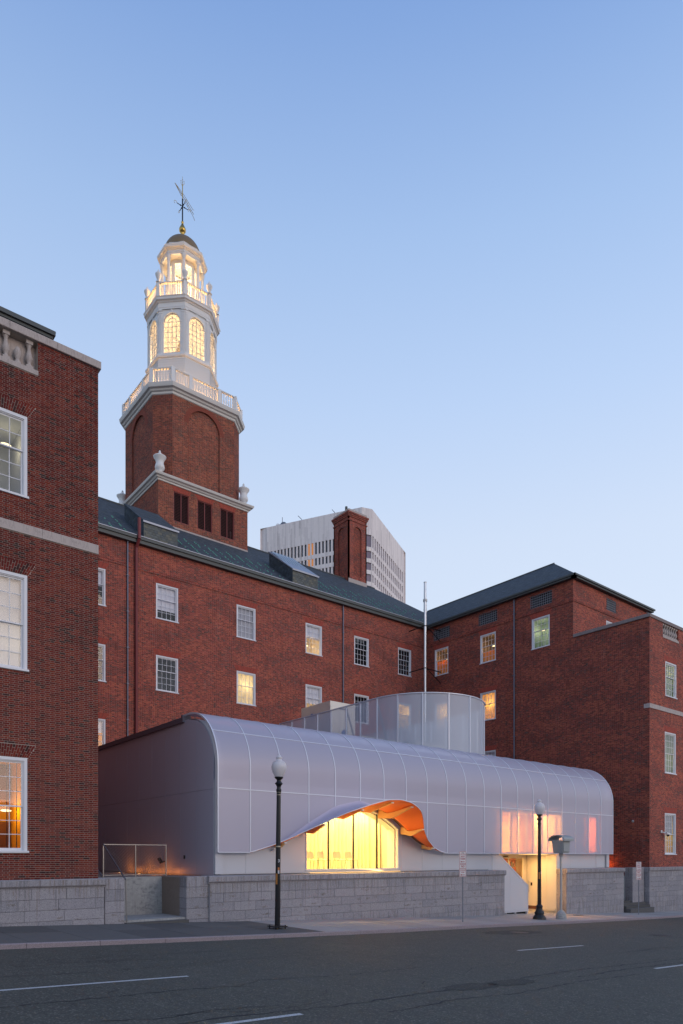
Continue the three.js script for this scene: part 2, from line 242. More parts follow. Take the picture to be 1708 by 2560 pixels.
// ------------------------------------------------------------------ ground
const GY = (x) => -0.04 * (x - 9.63);                   // the street falls to the right
const ROAD = 0.13;
const KERB = [[-60, -18.9], [0, -18.9], [8, -18.82], [12, -18.8], [18, -18.98], [24.6, -19.5], [32, -19.78], [37.3, -20.2], [41.7, -20.55], [47, -21.2], [60, -23], [90, -27]];
const kerbZ = (x) => { let k = 0; while (k < KERB.length - 2 && KERB[k + 1][0] < x) k++; const [a, b] = [KERB[k], KERB[k + 1]]; return a[1] + (b[1] - a[1]) * (x - a[0]) / (b[0] - a[0]); };
{
  const col = (x) => GY(Math.min(140, Math.max(-60, x))) - 0.34, xs = [-900, -60, 140, 1400], F = [];
  for (let i = 0; i < 3; i++) F.push([[xs[i], col(xs[i]), 700], [xs[i + 1], col(xs[i + 1]), 700], [xs[i + 1], col(xs[i + 1]), -1400], [xs[i], col(xs[i]), -1400]]);
  structure('ground', faces(F), mAsphalt);
  const road = new THREE.Group(); road.name = numbered('road'); road.userData.kind = 'structure'; scene.add(road);
  const R = (x, z, dy = 0) => [x, GY(x) - ROAD + dy, z];
  part(road, 'road_surface', faces([[R(-60, 30), R(140, 30), R(140, -27), R(-60, -27)]]), mAsphalt);
  // painted dashes
  for (const [x0, x1, z, w] of [[-6.1, -1.5, -12.8, 0.12], [0.6, 6.4, -12.78, 0.12], [17.4, 21, -12.86, 0.12], [32, 35.6, -12.95, 0.12], [-2.5, 0.9, -8.6, 0.12], [3.4, 6.2, -8.58, 0.12], [17.3, 20.9, -8.56, 0.12], [32, 35.6, -8.6, 0.12]])
    part(road, 'lane_dash', faces([[R(x0, z - w / 2, 0.005), R(x0, z + w / 2, 0.005), R(x1, z + w / 2, 0.005), R(x1, z - w / 2, 0.005)]]), mLine);
  // cracks: thin jagged ribbons of open joint
  seed = 31;
  const crack = (pts, w) => {
    const P = []; for (let i = 0; i < pts.length - 1; i++) { const [a, b] = [pts[i], pts[i + 1]], n = Math.max(3, Math.ceil(Math.hypot(b[0] - a[0], b[1] - a[1]) / 0.16)); for (let k = 0; k < n; k++) P.push([a[0] + (b[0] - a[0]) * k / n + rr(-0.03, 0.03), a[1] + (b[1] - a[1]) * k / n + rr(-0.05, 0.05), w * rr(0.3, 2.2)]); }
    const F = []; for (let i = 0; i < P.length - 1; i++) F.push([R(P[i][0], P[i][1] - P[i][2], 0.004), R(P[i + 1][0], P[i + 1][1] - P[i + 1][2], 0.004), R(P[i + 1][0], P[i + 1][1] + P[i + 1][2], 0.004), R(P[i][0], P[i][1] + P[i][2], 0.004)]);
    part(road, 'crack', faces(F), mCrack);
  };
  crack([[-2, -11.3], [2.5, -11.26], [3.8, -11.31], [5.56, -11.39], [6.7, -11.24], [7.4, -11.69], [9.3, -11.4], [12, -11.5]], 0.012);
  crack([[6.6, -11.3], [7.1, -10.8], [7.3, -10.4], [7.9, -10.1]], 0.009);
  crack([[4, -8.9], [5.3, -8.95], [7.1, -8.8], [9.35, -8.95], [11.3, -8.95], [13.4, -9.35], [15.3, -9.4], [20.5, -9.3], [27, -9.4]], 0.016);
  crack([[7.5, -8], [9.4, -8.2], [11, -8.05], [13.5, -8.3], [16, -8.2]], 0.014);
  crack([[3.5, -9.6], [4.3, -9.35], [5.2, -9.5], [6.4, -9.3]], 0.01);
  crack([[12.2, -10.4], [13, -10.9], [14.2, -10.8], [15.6, -11.3]], 0.009);
  crack([[2, -16.4], [6, -16.3], [11, -16.5], [18, -16.6]], 0.008);
  crack([[1, -13.9], [3.2, -14.3], [5, -14.1], [8.5, -14.6], [11.5, -14.5]], 0.007);
  crack([[20, -11], [23, -11.2], [27, -11], [31, -11.4]], 0.012);
  crack([[9.8, -9.5], [10.6, -10.2], [10.5, -10.9]], 0.009);
  crack([[14, -8.7], [17, -8.9], [22, -8.8]], 0.02);
  for (let i = 0; i < 46; i++) { const x = rr(0, 34), z = rr(-18, -6.5), n = 3 + Math.floor(rnd() * 4), P = [[x, z]]; let a = rnd() < 0.7 ? rr(-0.5, 0.5) : rr(1, 2); for (let k = 0; k < n; k++) { a += rr(-0.7, 0.7); const q = P[P.length - 1]; P.push([q[0] + Math.cos(a) * rr(0.3, 0.8), q[1] + Math.sin(a) * rr(0.2, 0.5)]); } crack(P, rr(0.003, 0.008)); }
  const disc = (x, z, rx, rz, y, m, name) => { const F = []; for (let i = 0; i < 24; i++) { const a = i / 24 * 6.2832, b = (i + 1) / 24 * 6.2832, k = m === mIron ? 1 : 1 + 0.12 * Math.sin(i * 2.3); const k2 = m === mIron ? 1 : 1 + 0.12 * Math.sin((i + 1) * 2.3); F.push([R(x, z, y), R(x + Math.cos(b) * rx * k2, z + Math.sin(b) * rz * k2, y), R(x + Math.cos(a) * rx * k, z + Math.sin(a) * rz * k, y)]); } part(road, name, faces(F), m); };
  disc(23.1, -17.3, 1.7, 0.75, 0.004, mPatch, 'asphalt_patch'); disc(23.4, -17.2, 0.38, 0.38, 0.008, mIron, 'manhole_cover');
  disc(28.7, -14, 0.4, 0.4, 0.006, mIron, 'manhole_cover'); disc(10.7, -9.02, 0.75, 0.32, 0.006, mPatch, 'asphalt_patch'); disc(11.9, -8.95, 0.7, 0.3, 0.006, mPatch, 'asphalt_patch');
  // kerb stones
  const kerb = new THREE.Group(); kerb.name = numbered('kerb'); kerb.userData.kind = 'structure'; scene.add(kerb);
  for (let x = -16; x < 66; x += 1.9) {
    const x0 = x + 0.006, x1 = x + 1.894, y0 = GY(x0), y1 = GY(x1), z0 = kerbZ(x0), z1 = kerbZ(x1), d = 0.16, c = 0.018, h = 0.3;
    const A = (f, dz, dy) => [f ? x1 : x0, (f ? y1 : y0) + dy, (f ? z1 : z0) + dz];
    part(kerb, 'kerb_stone', faces([[A(0, 0, -h), A(1, 0, -h), A(1, 0, -c), A(0, 0, -c)], [A(0, 0, -c), A(1, 0, -c), A(1, -c, 0), A(0, -c, 0)], [A(0, -c, 0), A(1, -c, 0), A(1, -d, 0), A(0, -d, 0)], [A(0, 0, -h), A(0, 0, -c), A(0, -c, 0), A(0, -d, 0), A(0, -d, -h)], [A(1, 0, -h), A(1, -d, -h), A(1, -d, 0), A(1, -c, 0), A(1, 0, -c)]]), mKerb);
  }
  // pavement slabs
  const pave = new THREE.Group(); pave.name = numbered('pavement'); pave.userData.kind = 'structure'; scene.add(pave);
  seed = 41;
  const slabAt = (x0, x1, f0, f1, m) => {
    const zA = (x) => kerbZ(x) - 0.166, zB = () => -27.4; const T = (x, f) => zA(x) + (zB(x) - zA(x)) * f, g = 0.006, c = 0.008, dy = rr(-0.002, 0.002);
    const q = [[x0 + g, T(x0, f0) - g], [x1 - g, T(x1, f0) - g], [x1 - g, T(x1, f1) + g], [x0 + g, T(x0, f1) + g]].map(([x, z]) => [x, GY(x) + dy, z]);
    const cx = (q[0][0] + q[2][0]) / 2, cz = (q[0][2] + q[2][2]) / 2, top = q.map((p) => [p[0] - Math.sign(p[0] - cx) * c, p[1], p[2] - Math.sign(p[2] - cz) * c]), lo = q.map((p) => [p[0], p[1] - c, p[2]]);
    part(pave, 'paving_slab', faces([top, ...[0, 1, 2, 3].map((i) => [lo[i], lo[(i + 1) % 4], top[(i + 1) % 4], top[i]])]), m);
  };
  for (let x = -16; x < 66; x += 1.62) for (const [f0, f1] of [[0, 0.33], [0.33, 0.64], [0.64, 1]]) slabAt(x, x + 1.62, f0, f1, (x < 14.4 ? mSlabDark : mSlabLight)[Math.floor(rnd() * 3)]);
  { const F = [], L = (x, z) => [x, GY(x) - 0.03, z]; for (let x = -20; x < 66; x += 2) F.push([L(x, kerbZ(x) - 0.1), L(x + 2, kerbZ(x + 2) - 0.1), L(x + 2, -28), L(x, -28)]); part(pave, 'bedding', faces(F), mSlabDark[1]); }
  { const F = []; for (let i = 0; i < 20; i++) { const a = i / 20 * 6.2832, b = (i + 1) / 20 * 6.2832, q = (t) => [37 + Math.cos(t) * 0.45, GY(37 + Math.cos(t) * 0.45) + 0.006, -23 + Math.sin(t) * 0.3]; F.push([[37, GY(37) + 0.006, -23], q(b), q(a)]); } part(pave, 'cover_plate', faces(F), mIron); }
}

// ------------------------------------------------------------------ the street front opposite, which the curved skin and the panes mirror
{
  const t = thing('brick_building', 'plain brick street front across the road, behind the viewpoint', 'building');
  const holes = [], P = []; for (let x = -98; x < 136; x += 4.2) for (const y of [0.8, 4.2]) { holes.push(rect(x, y, x + 1.6, y + 2.1)); P.push(bx(x, y, -0.3, x + 1.6, y + 2.1, -0.2)); }
  const g = slab(rect(-100, -8, 140, 7.2), holes, 0.4); g.rotateY(Math.PI).translate(40, 0, 29); part(t, 'wall', g, mBrickOld);
  part(t, 'window', merge(P).rotateY(Math.PI).translate(40, 0, 29), std([0.05, 0.06, 0.07], 0.2)); part(t, 'coping', bx(-100, 7.2, 28.9, 140, 7.5, 29.5), mLimestone); part(t, 'flat_roof', bx(-100, 6.8, 29.41, 140, 7.1, 45), mConc);
}

// ------------------------------------------------------------------ windows
const paneGeo = {};
// opening w x h, base centre at pos on the wall face; kind says what is seen inside
function sashWindow(bld, pos, turn, w, h, rowsU, rowsL, o = {}) {
  const g = sub(bld, 'window', pos); g.rotation.y = turn; if (o.label) g.userData.label = o.label;
  const f = 0.1, hw = w / 2, cols = 4, D = 0.05;
  part(g, 'frame', [bx(-hw, 0.07, -0.2, -hw + f, h, -0.012), bx(hw - f, 0.07, -0.2, hw, h, -0.012), bx(-hw + f, h - f, -0.2, hw - f, h, -0.014), bx(-hw + f + 0.02, h - f - 0.03, -0.2, hw - f - 0.02, h - f, -0.045), bx(-hw + f, 0.07, -0.2, -hw + f + 0.025, h - f, -0.05), bx(hw - f - 0.025, 0.07, -0.2, hw - f, h - f, -0.05)], mWhiteWin);
  part(g, 'sill', bx(-hw - 0.04, 0, -0.2, hw + 0.04, 0.068, 0.055), mWhiteWin);
  const x0 = -hw + f + 0.025, x1 = hw - f - 0.025, y0 = 0.07, y1 = h - f - 0.03, yM = y0 + (y1 - y0) * rowsL / (rowsU + rowsL);
  for (const [a, b, rows, z] of [[yM - 0.025, y1, rowsU, -0.085], [y0, yM + 0.025, rowsL, -0.135]]) {
    const G = [bx(x0, a, z - 0.04, x0 + D, b, z), bx(x1 - D, a, z - 0.04, x1, b, z), bx(x0 + D, a, z - 0.041, x1 - D, a + (a === y0 ? 0.09 : 0.045), z + 0.001), bx(x0 + D, b - 0.05, z - 0.041, x1 - D, b, z + 0.001)];
    const A = a + (a === y0 ? 0.09 : 0.045), B = b - 0.05, pw = (x1 - x0 - 2 * D) / cols, ph = (B - A) / rows;
    for (let i = 1; i < cols; i++) G.push(bx(x0 + D + i * pw - 0.011, A, z - 0.035, x0 + D + i * pw + 0.011, B, z - 0.005));
    for (let j = 1; j < rows; j++) G.push(bx(x0 + D, A + j * ph - 0.011, z - 0.034, x1 - D, A + j * ph + 0.011, z - 0.006));
    part(g, 'sash', G, mWhiteWin);
    const key = pw.toFixed(4) + '_' + ph.toFixed(4); paneGeo[key] ??= new THREE.PlaneGeometry(pw, ph);
    for (let i = 0; i < cols; i++) for (let j = 0; j < rows; j++) { const p = part(g, 'pane', paneGeo[key], mGlass); p.position.set(x0 + D + (i + 0.5) * pw, A + (j + 0.5) * ph, z - 0.02); p.rotation.set(rr(-0.006, 0.006), rr(-0.006, 0.006), 0); p.castShadow = false; }
  }
  // the room: floor, walls and ceiling with a mouth at the window
  const d = o.depth || 1.3, e = 0.006, m = o.room || mDarkRoom, q = (x, y, z) => [x, y, z];
  const L = -hw + e, Rr = hw - e, B = 0.075, T = h - e, z0 = -0.21, z1 = -0.21 - d;
  part(g, 'room', faces([[q(L, B, z1), q(Rr, B, z1), q(Rr, T, z1), q(L, T, z1)], [q(L, B, z0), q(L, B, z1), q(L, T, z1), q(L, T, z0)], [q(Rr, B, z1), q(Rr, B, z0), q(Rr, T, z0), q(Rr, T, z1)], [q(L, B, z0), q(Rr, B, z0), q(Rr, B, z1), q(L, B, z1)], [q(L, T, z1), q(Rr, T, z1), q(Rr, T, z0), q(L, T, z0)]]), m);
  if (o.blind) { const F = [], n = 12, yb = h - 0.1 - (h - 0.2) * o.blind; for (let i = 0; i < n; i++) { const xa = -hw + 0.1 + (w - 0.2) * i / n, xb = -hw + 0.1 + (w - 0.2) * (i + 1) / n, za = -0.24 + 0.012 * Math.sin(i * 1.9), zb = -0.24 + 0.012 * Math.sin((i + 1) * 1.9); F.push([q(xa, yb, za), q(xb, yb, zb), q(xb, h - 0.1, zb), q(xa, h - 0.1, za)]); } part(g, 'blind', faces(F), o.blindMat || mBlind); }
  if (o.low) part(g, 'half_curtain', bx(-hw + 0.1, 0.1, -0.25, hw - 0.1, 0.1 + (h - 0.2) * o.low, -0.235), o.lowMat || mBlindOr);
  if (o.light) {
    const lp = o.lampAt || [0.1, h * 0.62, -0.75];
    part(g, 'room_lamp', new THREE.SphereGeometry(0.12, 12, 8).scale(1.5, 0.35, 1).translate(...lp), o.lampMat || mLampWhite);
    pointLight(g, [lp[0], lp[1] - 0.02, lp[2]], o.color || 0xffd9a0, o.light, 0.04);
  }
  if (o.inside) for (const [n, geo, mm] of o.inside) part(g, n, geo, mm);
  return g;
}
const flatArch = (bld, cx, y, z, w, turn) => {           // splayed brick arch, 4 mm proud of the wall
  const h = 0.42, a = w / 2 + 0.02, b = w / 2 + 0.24;
  const g = slab([[-a, 0], [a, 0], [b, h], [-b, h]], [], 0.03); g.translate(0, 0, 0.004);
  if (turn) { R90(g); g.translate(cx - 0, y, z); } else g.translate(cx, y, z);
  part(bld, 'flat_arch', g, mArch);
};

// ------------------------------------------------------------------ right wing (its long wall faces left, its low end block stands on the street)
const XW = 48.4, XL = 8.72, ZF = -24.35, ZM = -46.45, EAVE = 24.3;
const rightWing = thing('brick_building', 'brick wing on the right with a low parapet block at its street end', 'building');
{
  const W = [['F1', -44.45, 19.56, { depth: 1.3, low: 0.56, light: 1.7, color: 0xffab40, room: mMidRoom }], ['G1', -38.94, 19.56, { low: 0.4, light: 1.7, color: 0xffab40, room: mMidRoom }], ['H1', -33.5, 19.56, { room: mGreenish, light: 1.1, color: 0xfff0c8, lampAt: [-0.3, 1.7, -0.8] }],
    ['F2', -44.45, 14.43, { room: mCream, light: 1.8, color: 0xffca70, blind: 0.98, blindMat: mBlindLit }], ['G2', -38.94, 14.43, { room: mYellow, light: 3.2, color: 0xffd070, blind: 0.98, blindMat: mBlindLit }], ['G3', -38.94, 9.2, { room: mMidRoom, blind: 0.4 }]];
  const holes = W.map(([, z, y]) => rect(z - 0.86, y, z + 0.86, y + 2.55));
  const vents = [[-45.45, -43.4, 23.0, 24.02], [-39.98, -37.92, 23.0, 24.02], [-34.5, -32.42, 23.0, 24.02]];
  for (const [a, b, y0, y1] of vents) holes.push(rect(a, y0, b, y1));
  const g = slab([[ZM - 0.2, 1.0], [ZF - 0.004, 1.0], [ZF - 0.004, 19.66], [-30.504, 19.66], [-30.504, EAVE], [ZM - 0.2, EAVE]], holes, 0.45);
  R90(g); g.translate(XW, 0, 0); part(rightWing, 'wall', g, mBrickOld);
  for (const [, z, y, o] of W) { sashWindow(rightWing, [XW, y, z], -Math.PI / 2, 1.72, 2.55, 2, 3, o); const a = slab([[-0.88, 0], [0.88, 0], [1.1, 0.42], [-1.1, 0.42]], [], 0.03); a.translate(0, 0, 0.004); R90(a); a.translate(XW, y + 2.552, z); part(rightWing, 'flat_arch', a, mArch); }
  for (const [a, b, y0, y1] of vents) {
    const v = sub(rightWing, 'vent_grille', [XW, y0, (a + b) / 2]); v.rotation.y = -Math.PI / 2; const w = b - a, h = y1 - y0, G = [];
    part(v, 'dark_recess', bx(-w / 2, 0, -0.44, w / 2, h, -0.3), mBlackSoft);
    for (let i = 0; i <= 10; i++) G.push(bx(-w / 2 + i * (w - 0.04) / 10, 0.002, -0.06, -w / 2 + 0.04 + i * (w - 0.04) / 10, h - 0.002, -0.03));
    for (let j = 0; j <= 5; j++) G.push(bx(-w / 2 + 0.04, j * (h - 0.04) / 5, -0.055, w / 2 - 0.04, 0.04 + j * (h - 0.04) / 5, -0.035));
    part(v, 'grille', G, mPipe2);
  }
  part(rightWing, 'corbel_course', [bx(XW - 0.045, 22.56, ZM, XW, 22.7, -30.5), bx(XW - 0.045, 22.56, -30.5, 60.4, 22.7, -30.455)], mBrickOld);
  // upper front
  const f2 = slab([[XW + 0.004, 19.66], [60.396, 19.66], [60.396, EAVE - 0.003], [XW + 0.004, EAVE - 0.003]], [rect(53.32, 23.0, 54.9, 24.0), rect(53.3, 19.81, 55.0, 22.1)], 0.45); f2.translate(0, 0, -30.5); part(rightWing, 'wall', f2, mBrick);
  sashWindow(rightWing, [54.15, 19.8, -30.5], 0, 1.7, 2.3, 2, 3, { blind: 0.6 });
  { const v = sub(rightWing, 'vent_grille', [54.11, 23, -30.5]), G = []; part(v, 'dark_recess', bx(-0.79, 0, -0.44, 0.79, 1, -0.3), mBlackSoft); for (let i = 0; i <= 8; i++) G.push(bx(-0.79 + i * 0.19, 0.002, -0.06, -0.75 + i * 0.19, 0.998, -0.03)); for (let j = 0; j <= 5; j++) G.push(bx(-0.75, j * 0.19, -0.055, 0.73, 0.04 + j * 0.19, -0.035)); part(v, 'grille', G, mPipe2); }
  // street front of the low block
  const SW = [[51.66, 14.31, 2.6, 2, 3, { room: mGreenish, light: 0.9, color: 0xffe08a, depth: 1.6, lampAt: [-0.4, 2.1, -0.6] }], [51.58, 8.58, 3.1, 3, 3, { room: mGreenish, light: 0.7, color: 0xffdc90, depth: 1.6, lampAt: [-0.3, 1.2, -0.7] }], [51.58, 2.55, 3.1, 3, 3, { room: mYellow, light: 0.8, color: 0xf4ff9a, depth: 1.6, blind: 0.5, blindMat: mMidRoom }]];
  const fr = slab([[XW + 0.004, 1.003], [71.99, 1.003], [71.99, 19.657], [XW + 0.004, 19.657]], [...SW.map(([x, y, h]) => rect(x - 0.88, y, x + 0.88, y + h)), rect(50.4, 18.7, 52.85, 19.655)], 0.45); fr.translate(0, 0, ZF); part(rightWing, 'wall', fr, mBrick);
  for (const [x, y, h, u, l, o] of SW) { sashWindow(rightWing, [x, y, ZF], 0, 1.76, h, u, l, o); const a = slab([[-0.9, 0], [0.9, 0], [1.12, 0.42], [-1.12, 0.42]], [], 0.03); a.translate(x, y + h + 0.002, ZF + 0.004); part(rightWing, 'flat_arch', a, mArch); }
  part(rightWing, 'stone_band', [bx(XW - 0.04, 13.13, ZF - 0.2, 72, 13.45, ZF + 0.05), bx(XW - 0.05, 13.14, -24.75, XW, 13.44, ZF - 0.2)], mLimestone);
  for (let z = -30.45, i = 0; i < 4; i++, z += 1.53) part(rightWing, 'coping_stone', block(-0.1, 0, 0.55, 0.24, 0, 1.52, 0.01).translate(XW, 19.665, z), mCoping);
  for (let x = XW - 0.05; x < 66; x += 1.6) part(rightWing, 'coping_stone', block(x, 19.665, x + 1.594, 19.905, ZF - 0.5, ZF + 0.06, 0.01), mCoping);
  // pierced parapet
  const bal = sub(rightWing, 'parapet_balustrade'); part(bal, 'back_panel', bx(50.4, 18.7, ZF - 0.44, 52.85, 19.655, ZF - 0.4), mBlackSoft); part(bal, 'base_sill', bx(50.38, 18.58, ZF - 0.3, 52.87, 18.74, ZF + 0.03), mLimestone);
  for (let i = 0; i < 7; i++) part(bal, 'baluster', stoneBaluster(0.9).translate(50.6 + i * 0.345, 18.745, ZF - 0.16), mLimestone);
  part(rightWing, 'flat_roof', bx(XW + 0.45, 18.6, -30.5, 71.9, 18.75, ZF - 0.5), mSlate);
  // back and far side close the block
  part(rightWing, 'wall', [bx(71.6, 1, -30.9, 72, 19.66, ZF - 0.45), bx(60, 1, -54, 60.4, EAVE, -30.95)], mBrick);
  // pitched slate roof with a hip over the street end
  const e = 24.55, yR = 29.0, x0 = XW - 0.34, x1 = 60.74, xm = 54.4, zE = -30.16, zR = -36.2;
  part(rightWing, 'roof', faces([[[x0, e, -52.2], [x0, e, zE], [xm, yR, zR], [xm, yR, -52.2]], [[x0, e, zE], [x1, e, zE], [xm, yR, zR]], [[x1, e, zE], [x1, e, -52.2], [xm, yR, -52.2], [xm, yR, zR]]]), mSlate);
  part(rightWing, 'gutter', [bx(x0 - 0.02, 24.3, ZM + 0.3, XW - 0.002, 24.545, zE), bx(x0 - 0.1, 24.44, ZM + 0.3, x0 - 0.022, 24.58, zE + 0.1), bx(x0 - 0.02, 24.3, -30.498, x1, 24.545, zE), bx(x0 - 0.1, 24.44, zE + 0.002, x1 + 0.1, 24.58, zE + 0.1)], mCopper);
  const dp = [tube([XW - 0.09, 8, -36.07], [XW - 0.09, 24.3, -36.07], 0.06)]; for (let y = 10; y < 24; y += 2.6) dp.push(bx(XW - 0.16, y, -36.16, XW - 0.002, y + 0.06, -35.98)); part(rightWing, 'downpipe', dp, mPipe);
  part(rightWing, 'ridge_cap', tube([xm, yR + 0.02, -52], [xm, yR + 0.02, zR], 0.07), mCopper);
}
function stoneBaluster(h, r = 0.13) {                     // plinth, vase, neck and square cap
  return merge([new THREE.BoxGeometry(r * 1.9, h * 0.12, r * 1.9).translate(0, h * 0.06, 0), lathe([[r * 0.75, 0.12], [r * 0.8, 0.16], [r * 0.45, 0.22], [r * 0.7, 0.3], [r * 0.98, 0.4], [r * 0.85, 0.5], [r * 0.5, 0.68], [r * 0.45, 0.76], [r * 0.62, 0.78], [r * 0.5, 0.8], [r * 0.8, 0.88]].map(([a, b]) => [a, b * h]), 14), new THREE.BoxGeometry(r * 1.75, h * 0.125, r * 1.75).translate(0, h * 0.937, 0)]);
}

// ------------------------------------------------------------------ main block at the back of the court
const mainBlock = thing('brick_building', 'long red brick block at the back with slate roof, dormers and chimney', 'building');
{
  const X = { w: 16.27, A: 21.62, B: 28.23, C: 34.84, D: 40.16, E: 45.52 };
  const rows = [19.42, 14.28];
  const K = {
    w0: { blind: 0.45 }, w1: { room: mDarkRoom, low: 0.001, inside: [['cabinet', bx(-0.2, 0.1, -1.2, 0.7, 1.1, -0.9), mYellow]] },
    A0: { blind: 0.72, blindMat: mBlind }, A1: { room: mMidRoom, depth: 2 }, B0: { blind: 0.97, blindMat: std([0.36, 0.36, 0.4], 0.9) }, B1: { room: mCream, light: 2.6, color: 0xffe6b0, blind: 0.97, blindMat: mBlindLit },
    C0: { room: mCream, light: 1.5, color: 0xffd49a, blind: 0.46, lampAt: [-0.35, 0.85, -0.6] }, C1: { blind: 0.6, room: mCream, light: 0.9, color: 0xffd49a, lampAt: [0.2, 0.7, -0.7] }, D0: { room: mDarkRoom }, D1: { room: mDarkRoom }, E0: { room: mDarkRoom }, E1: { room: mCream, light: 2, color: 0xffc96a, low: 0.6, lowMat: mBlindLit },
  };
  const holes = [], list = [];
  for (const [k, x] of Object.entries(X)) rows.forEach((y, i) => { holes.push(rect(x - 0.86, y, x + 0.86, y + 2.56)); list.push([x, y, K[k + i]]); });
  holes.push(rect(X.w - 0.86, 9.2, X.w + 0.86, 11.76)); list.push([X.w, 9.2, { room: mYellow, light: 0.5, color: 0xffc060, blind: 0.35 }]);
  const g = slab(rect(XL, 1.0, XW + 0.2, EAVE), holes, 0.45); g.translate(0, 0, ZM); part(mainBlock, 'wall', g, mBrick);
  for (const [x, y, o] of list) { sashWindow(mainBlock, [x, y, ZM], 0, 1.72, 2.56, 2, 3, o || {}); const a = slab([[-0.88, 0], [0.88, 0], [1.1, 0.42], [-1.1, 0.42]], [], 0.03); a.translate(x, y + 2.562, ZM + 0.004); part(mainBlock, 'flat_arch', a, mArch); }
  part(mainBlock, 'corbel_course', bx(XL + 0.01, 22.56, ZM, XW - 0.05, 22.7, ZM + 0.045), mBrick);
  // roof: slope, ridge, hip at the right end
  const e = 24.72, zE = -46.13, zR = -54.8, yR = 31.05, xe = 49.2, xr = 57.6;
  part(mainBlock, 'roof', faces([[[-8, e, zE], [XW - 0.3, e, zE], [xr, e, zE], [xe, yR, zR], [-8, yR, zR]], [[xr, e, zE], [xr, e, -63.5], [xe, yR, zR]], [[-8, yR, zR], [xe, yR, zR], [xr, e, -63.5], [-8, e, -63.5]]]), mSlate);
  part(mainBlock, 'gutter', [bx(XL, 24.3, ZM + 0.002, XW - 0.3, 24.6, zE), bx(XL, 24.55, zE + 0.002, XW - 0.4, 24.74, zE + 0.09)], mCopper);
  part(mainBlock, 'gutter_lip', bx(XL, 24.742, zE + 0.002, XW - 0.4, 24.79, zE + 0.12), mZinc);
  part(mainBlock, 'ridge_cap', tube([-8, yR + 0.01, zR], [xe, yR + 0.01, zR], 0.08), mCopper);
  part(mainBlock, 'wall', [bx(-8, 1, -63.2, 57.3, 24.6, -62.8), bx(57, 1, -62.8, 57.3, 24.6, -47)], mBrick);
  const RY = (z) => e + (yR - e) * (zE - z) / (zE - zR);
  // pipes
  for (const x of [18.64, 37.97]) { const G = [tube([x, 2, ZM + 0.09], [x, 24.5, ZM + 0.09], 0.06)]; for (let y = 9.4; y < 24; y += 2.5) G.push(bx(x - 0.09, y, ZM + 0.002, x + 0.09, y + 0.05, ZM + 0.16)); part(mainBlock, 'downpipe', G, mPipe); }
  { const G = [tube([19.25, 2, ZM + 0.14], [19.25, 24.0, ZM + 0.14], 0.11), tube([19.25, 24, ZM + 0.14], [19.3, 24.5, ZM + 0.52], 0.11), tube([19.3, 24.5, ZM + 0.52], [19.3, 25.95, ZM + 0.52], 0.11, 0.115)]; for (let y = 11; y < 24; y += 3) G.push(tube([19.25, y, ZM + 0.14], [19.25, y + 0.09, ZM + 0.14], 0.13)); part(mainBlock, 'vent_pipe', G, mRed, 'dark red vent pipe rising past the eave'); }
  // raised roof boxes
  for (const [x0, x1, glass] of [[19.9, 22.5, false], [32.75, 35.36, true]]) {
    const zf = -46.6, zb = -50.1, h = 1.08, d = sub(mainBlock, 'roof_dormer'), yf = RY(zf), yb = RY(zb); d.userData.label = glass ? 'roof dormer with a glazed top' : 'roof dormer with a slate top';
    part(d, 'side_wall', faces([[[x0, yf - 0.2, zf], [x0, yf + h, zf], [x0, yb + h, zb], [x0, yb - 0.2, zb]], [[x1, yf - 0.2, zf], [x1, yf + h, zf], [x1, yb + h, zb], [x1, yb - 0.2, zb]], [[x0, yb - 0.2, zb], [x1, yb - 0.2, zb], [x1, yb + h, zb], [x0, yb + h, zb]], [[x0, yf - 0.2, zf], [x1, yf - 0.2, zf], [x1, yf + h, zf], [x0, yf + h, zf]]]), mSlate);
    seed = 61; for (let r = 0; r < 6; r++) for (let k = -1; k < 9; k++) { const w = (x1 - x0) / 8.5, a = Math.max(x0, x0 + (k + (r % 2) * 0.5) * w), b = Math.min(x1, x0 + (k + 1 + (r % 2) * 0.5) * w); if (b - a > 0.05) part(d, 'slate', block(a + 0.006, yf - 0.04 + r * 0.175, b - 0.006, yf + 0.13 + r * 0.175, zf + 0.001, zf + 0.022 + rnd() * 0.006, 0.006), mSlates[Math.floor(rnd() * 4)]); }
    part(d, 'top', faces([[[x0 - 0.06, yf + h + 0.03, zf + 0.12], [x1 + 0.06, yf + h + 0.03, zf + 0.12], [x1 + 0.06, yb + h + 0.11, zb], [x0 - 0.06, yb + h + 0.11, zb]], [[x0 - 0.06, yf + h - 0.06, zf + 0.12], [x1 + 0.06, yf + h - 0.06, zf + 0.12], [x1 + 0.06, yf + h + 0.03, zf + 0.12], [x0 - 0.06, yf + h + 0.03, zf + 0.12]], [[x0 - 0.06, yf + h - 0.06, zf + 0.12], [x0 - 0.06, yf + h + 0.03, zf + 0.12], [x0 - 0.06, yb + h + 0.11, zb], [x0 - 0.06, yb + h - 0.02, zb]], [[x1 + 0.06, yf + h - 0.06, zf + 0.12], [x1 + 0.06, yf + h + 0.03, zf + 0.12], [x1 + 0.06, yb + h + 0.11, zb], [x1 + 0.06, yb + h - 0.02, zb]]]), glass ? mZinc : mSlate);
    part(d, 'flashing', bx(x0 - 0.07, yf + h - 0.08, zf + 0.03, x1 + 0.07, yf + h + 0.05, zf + 0.135), mZinc);
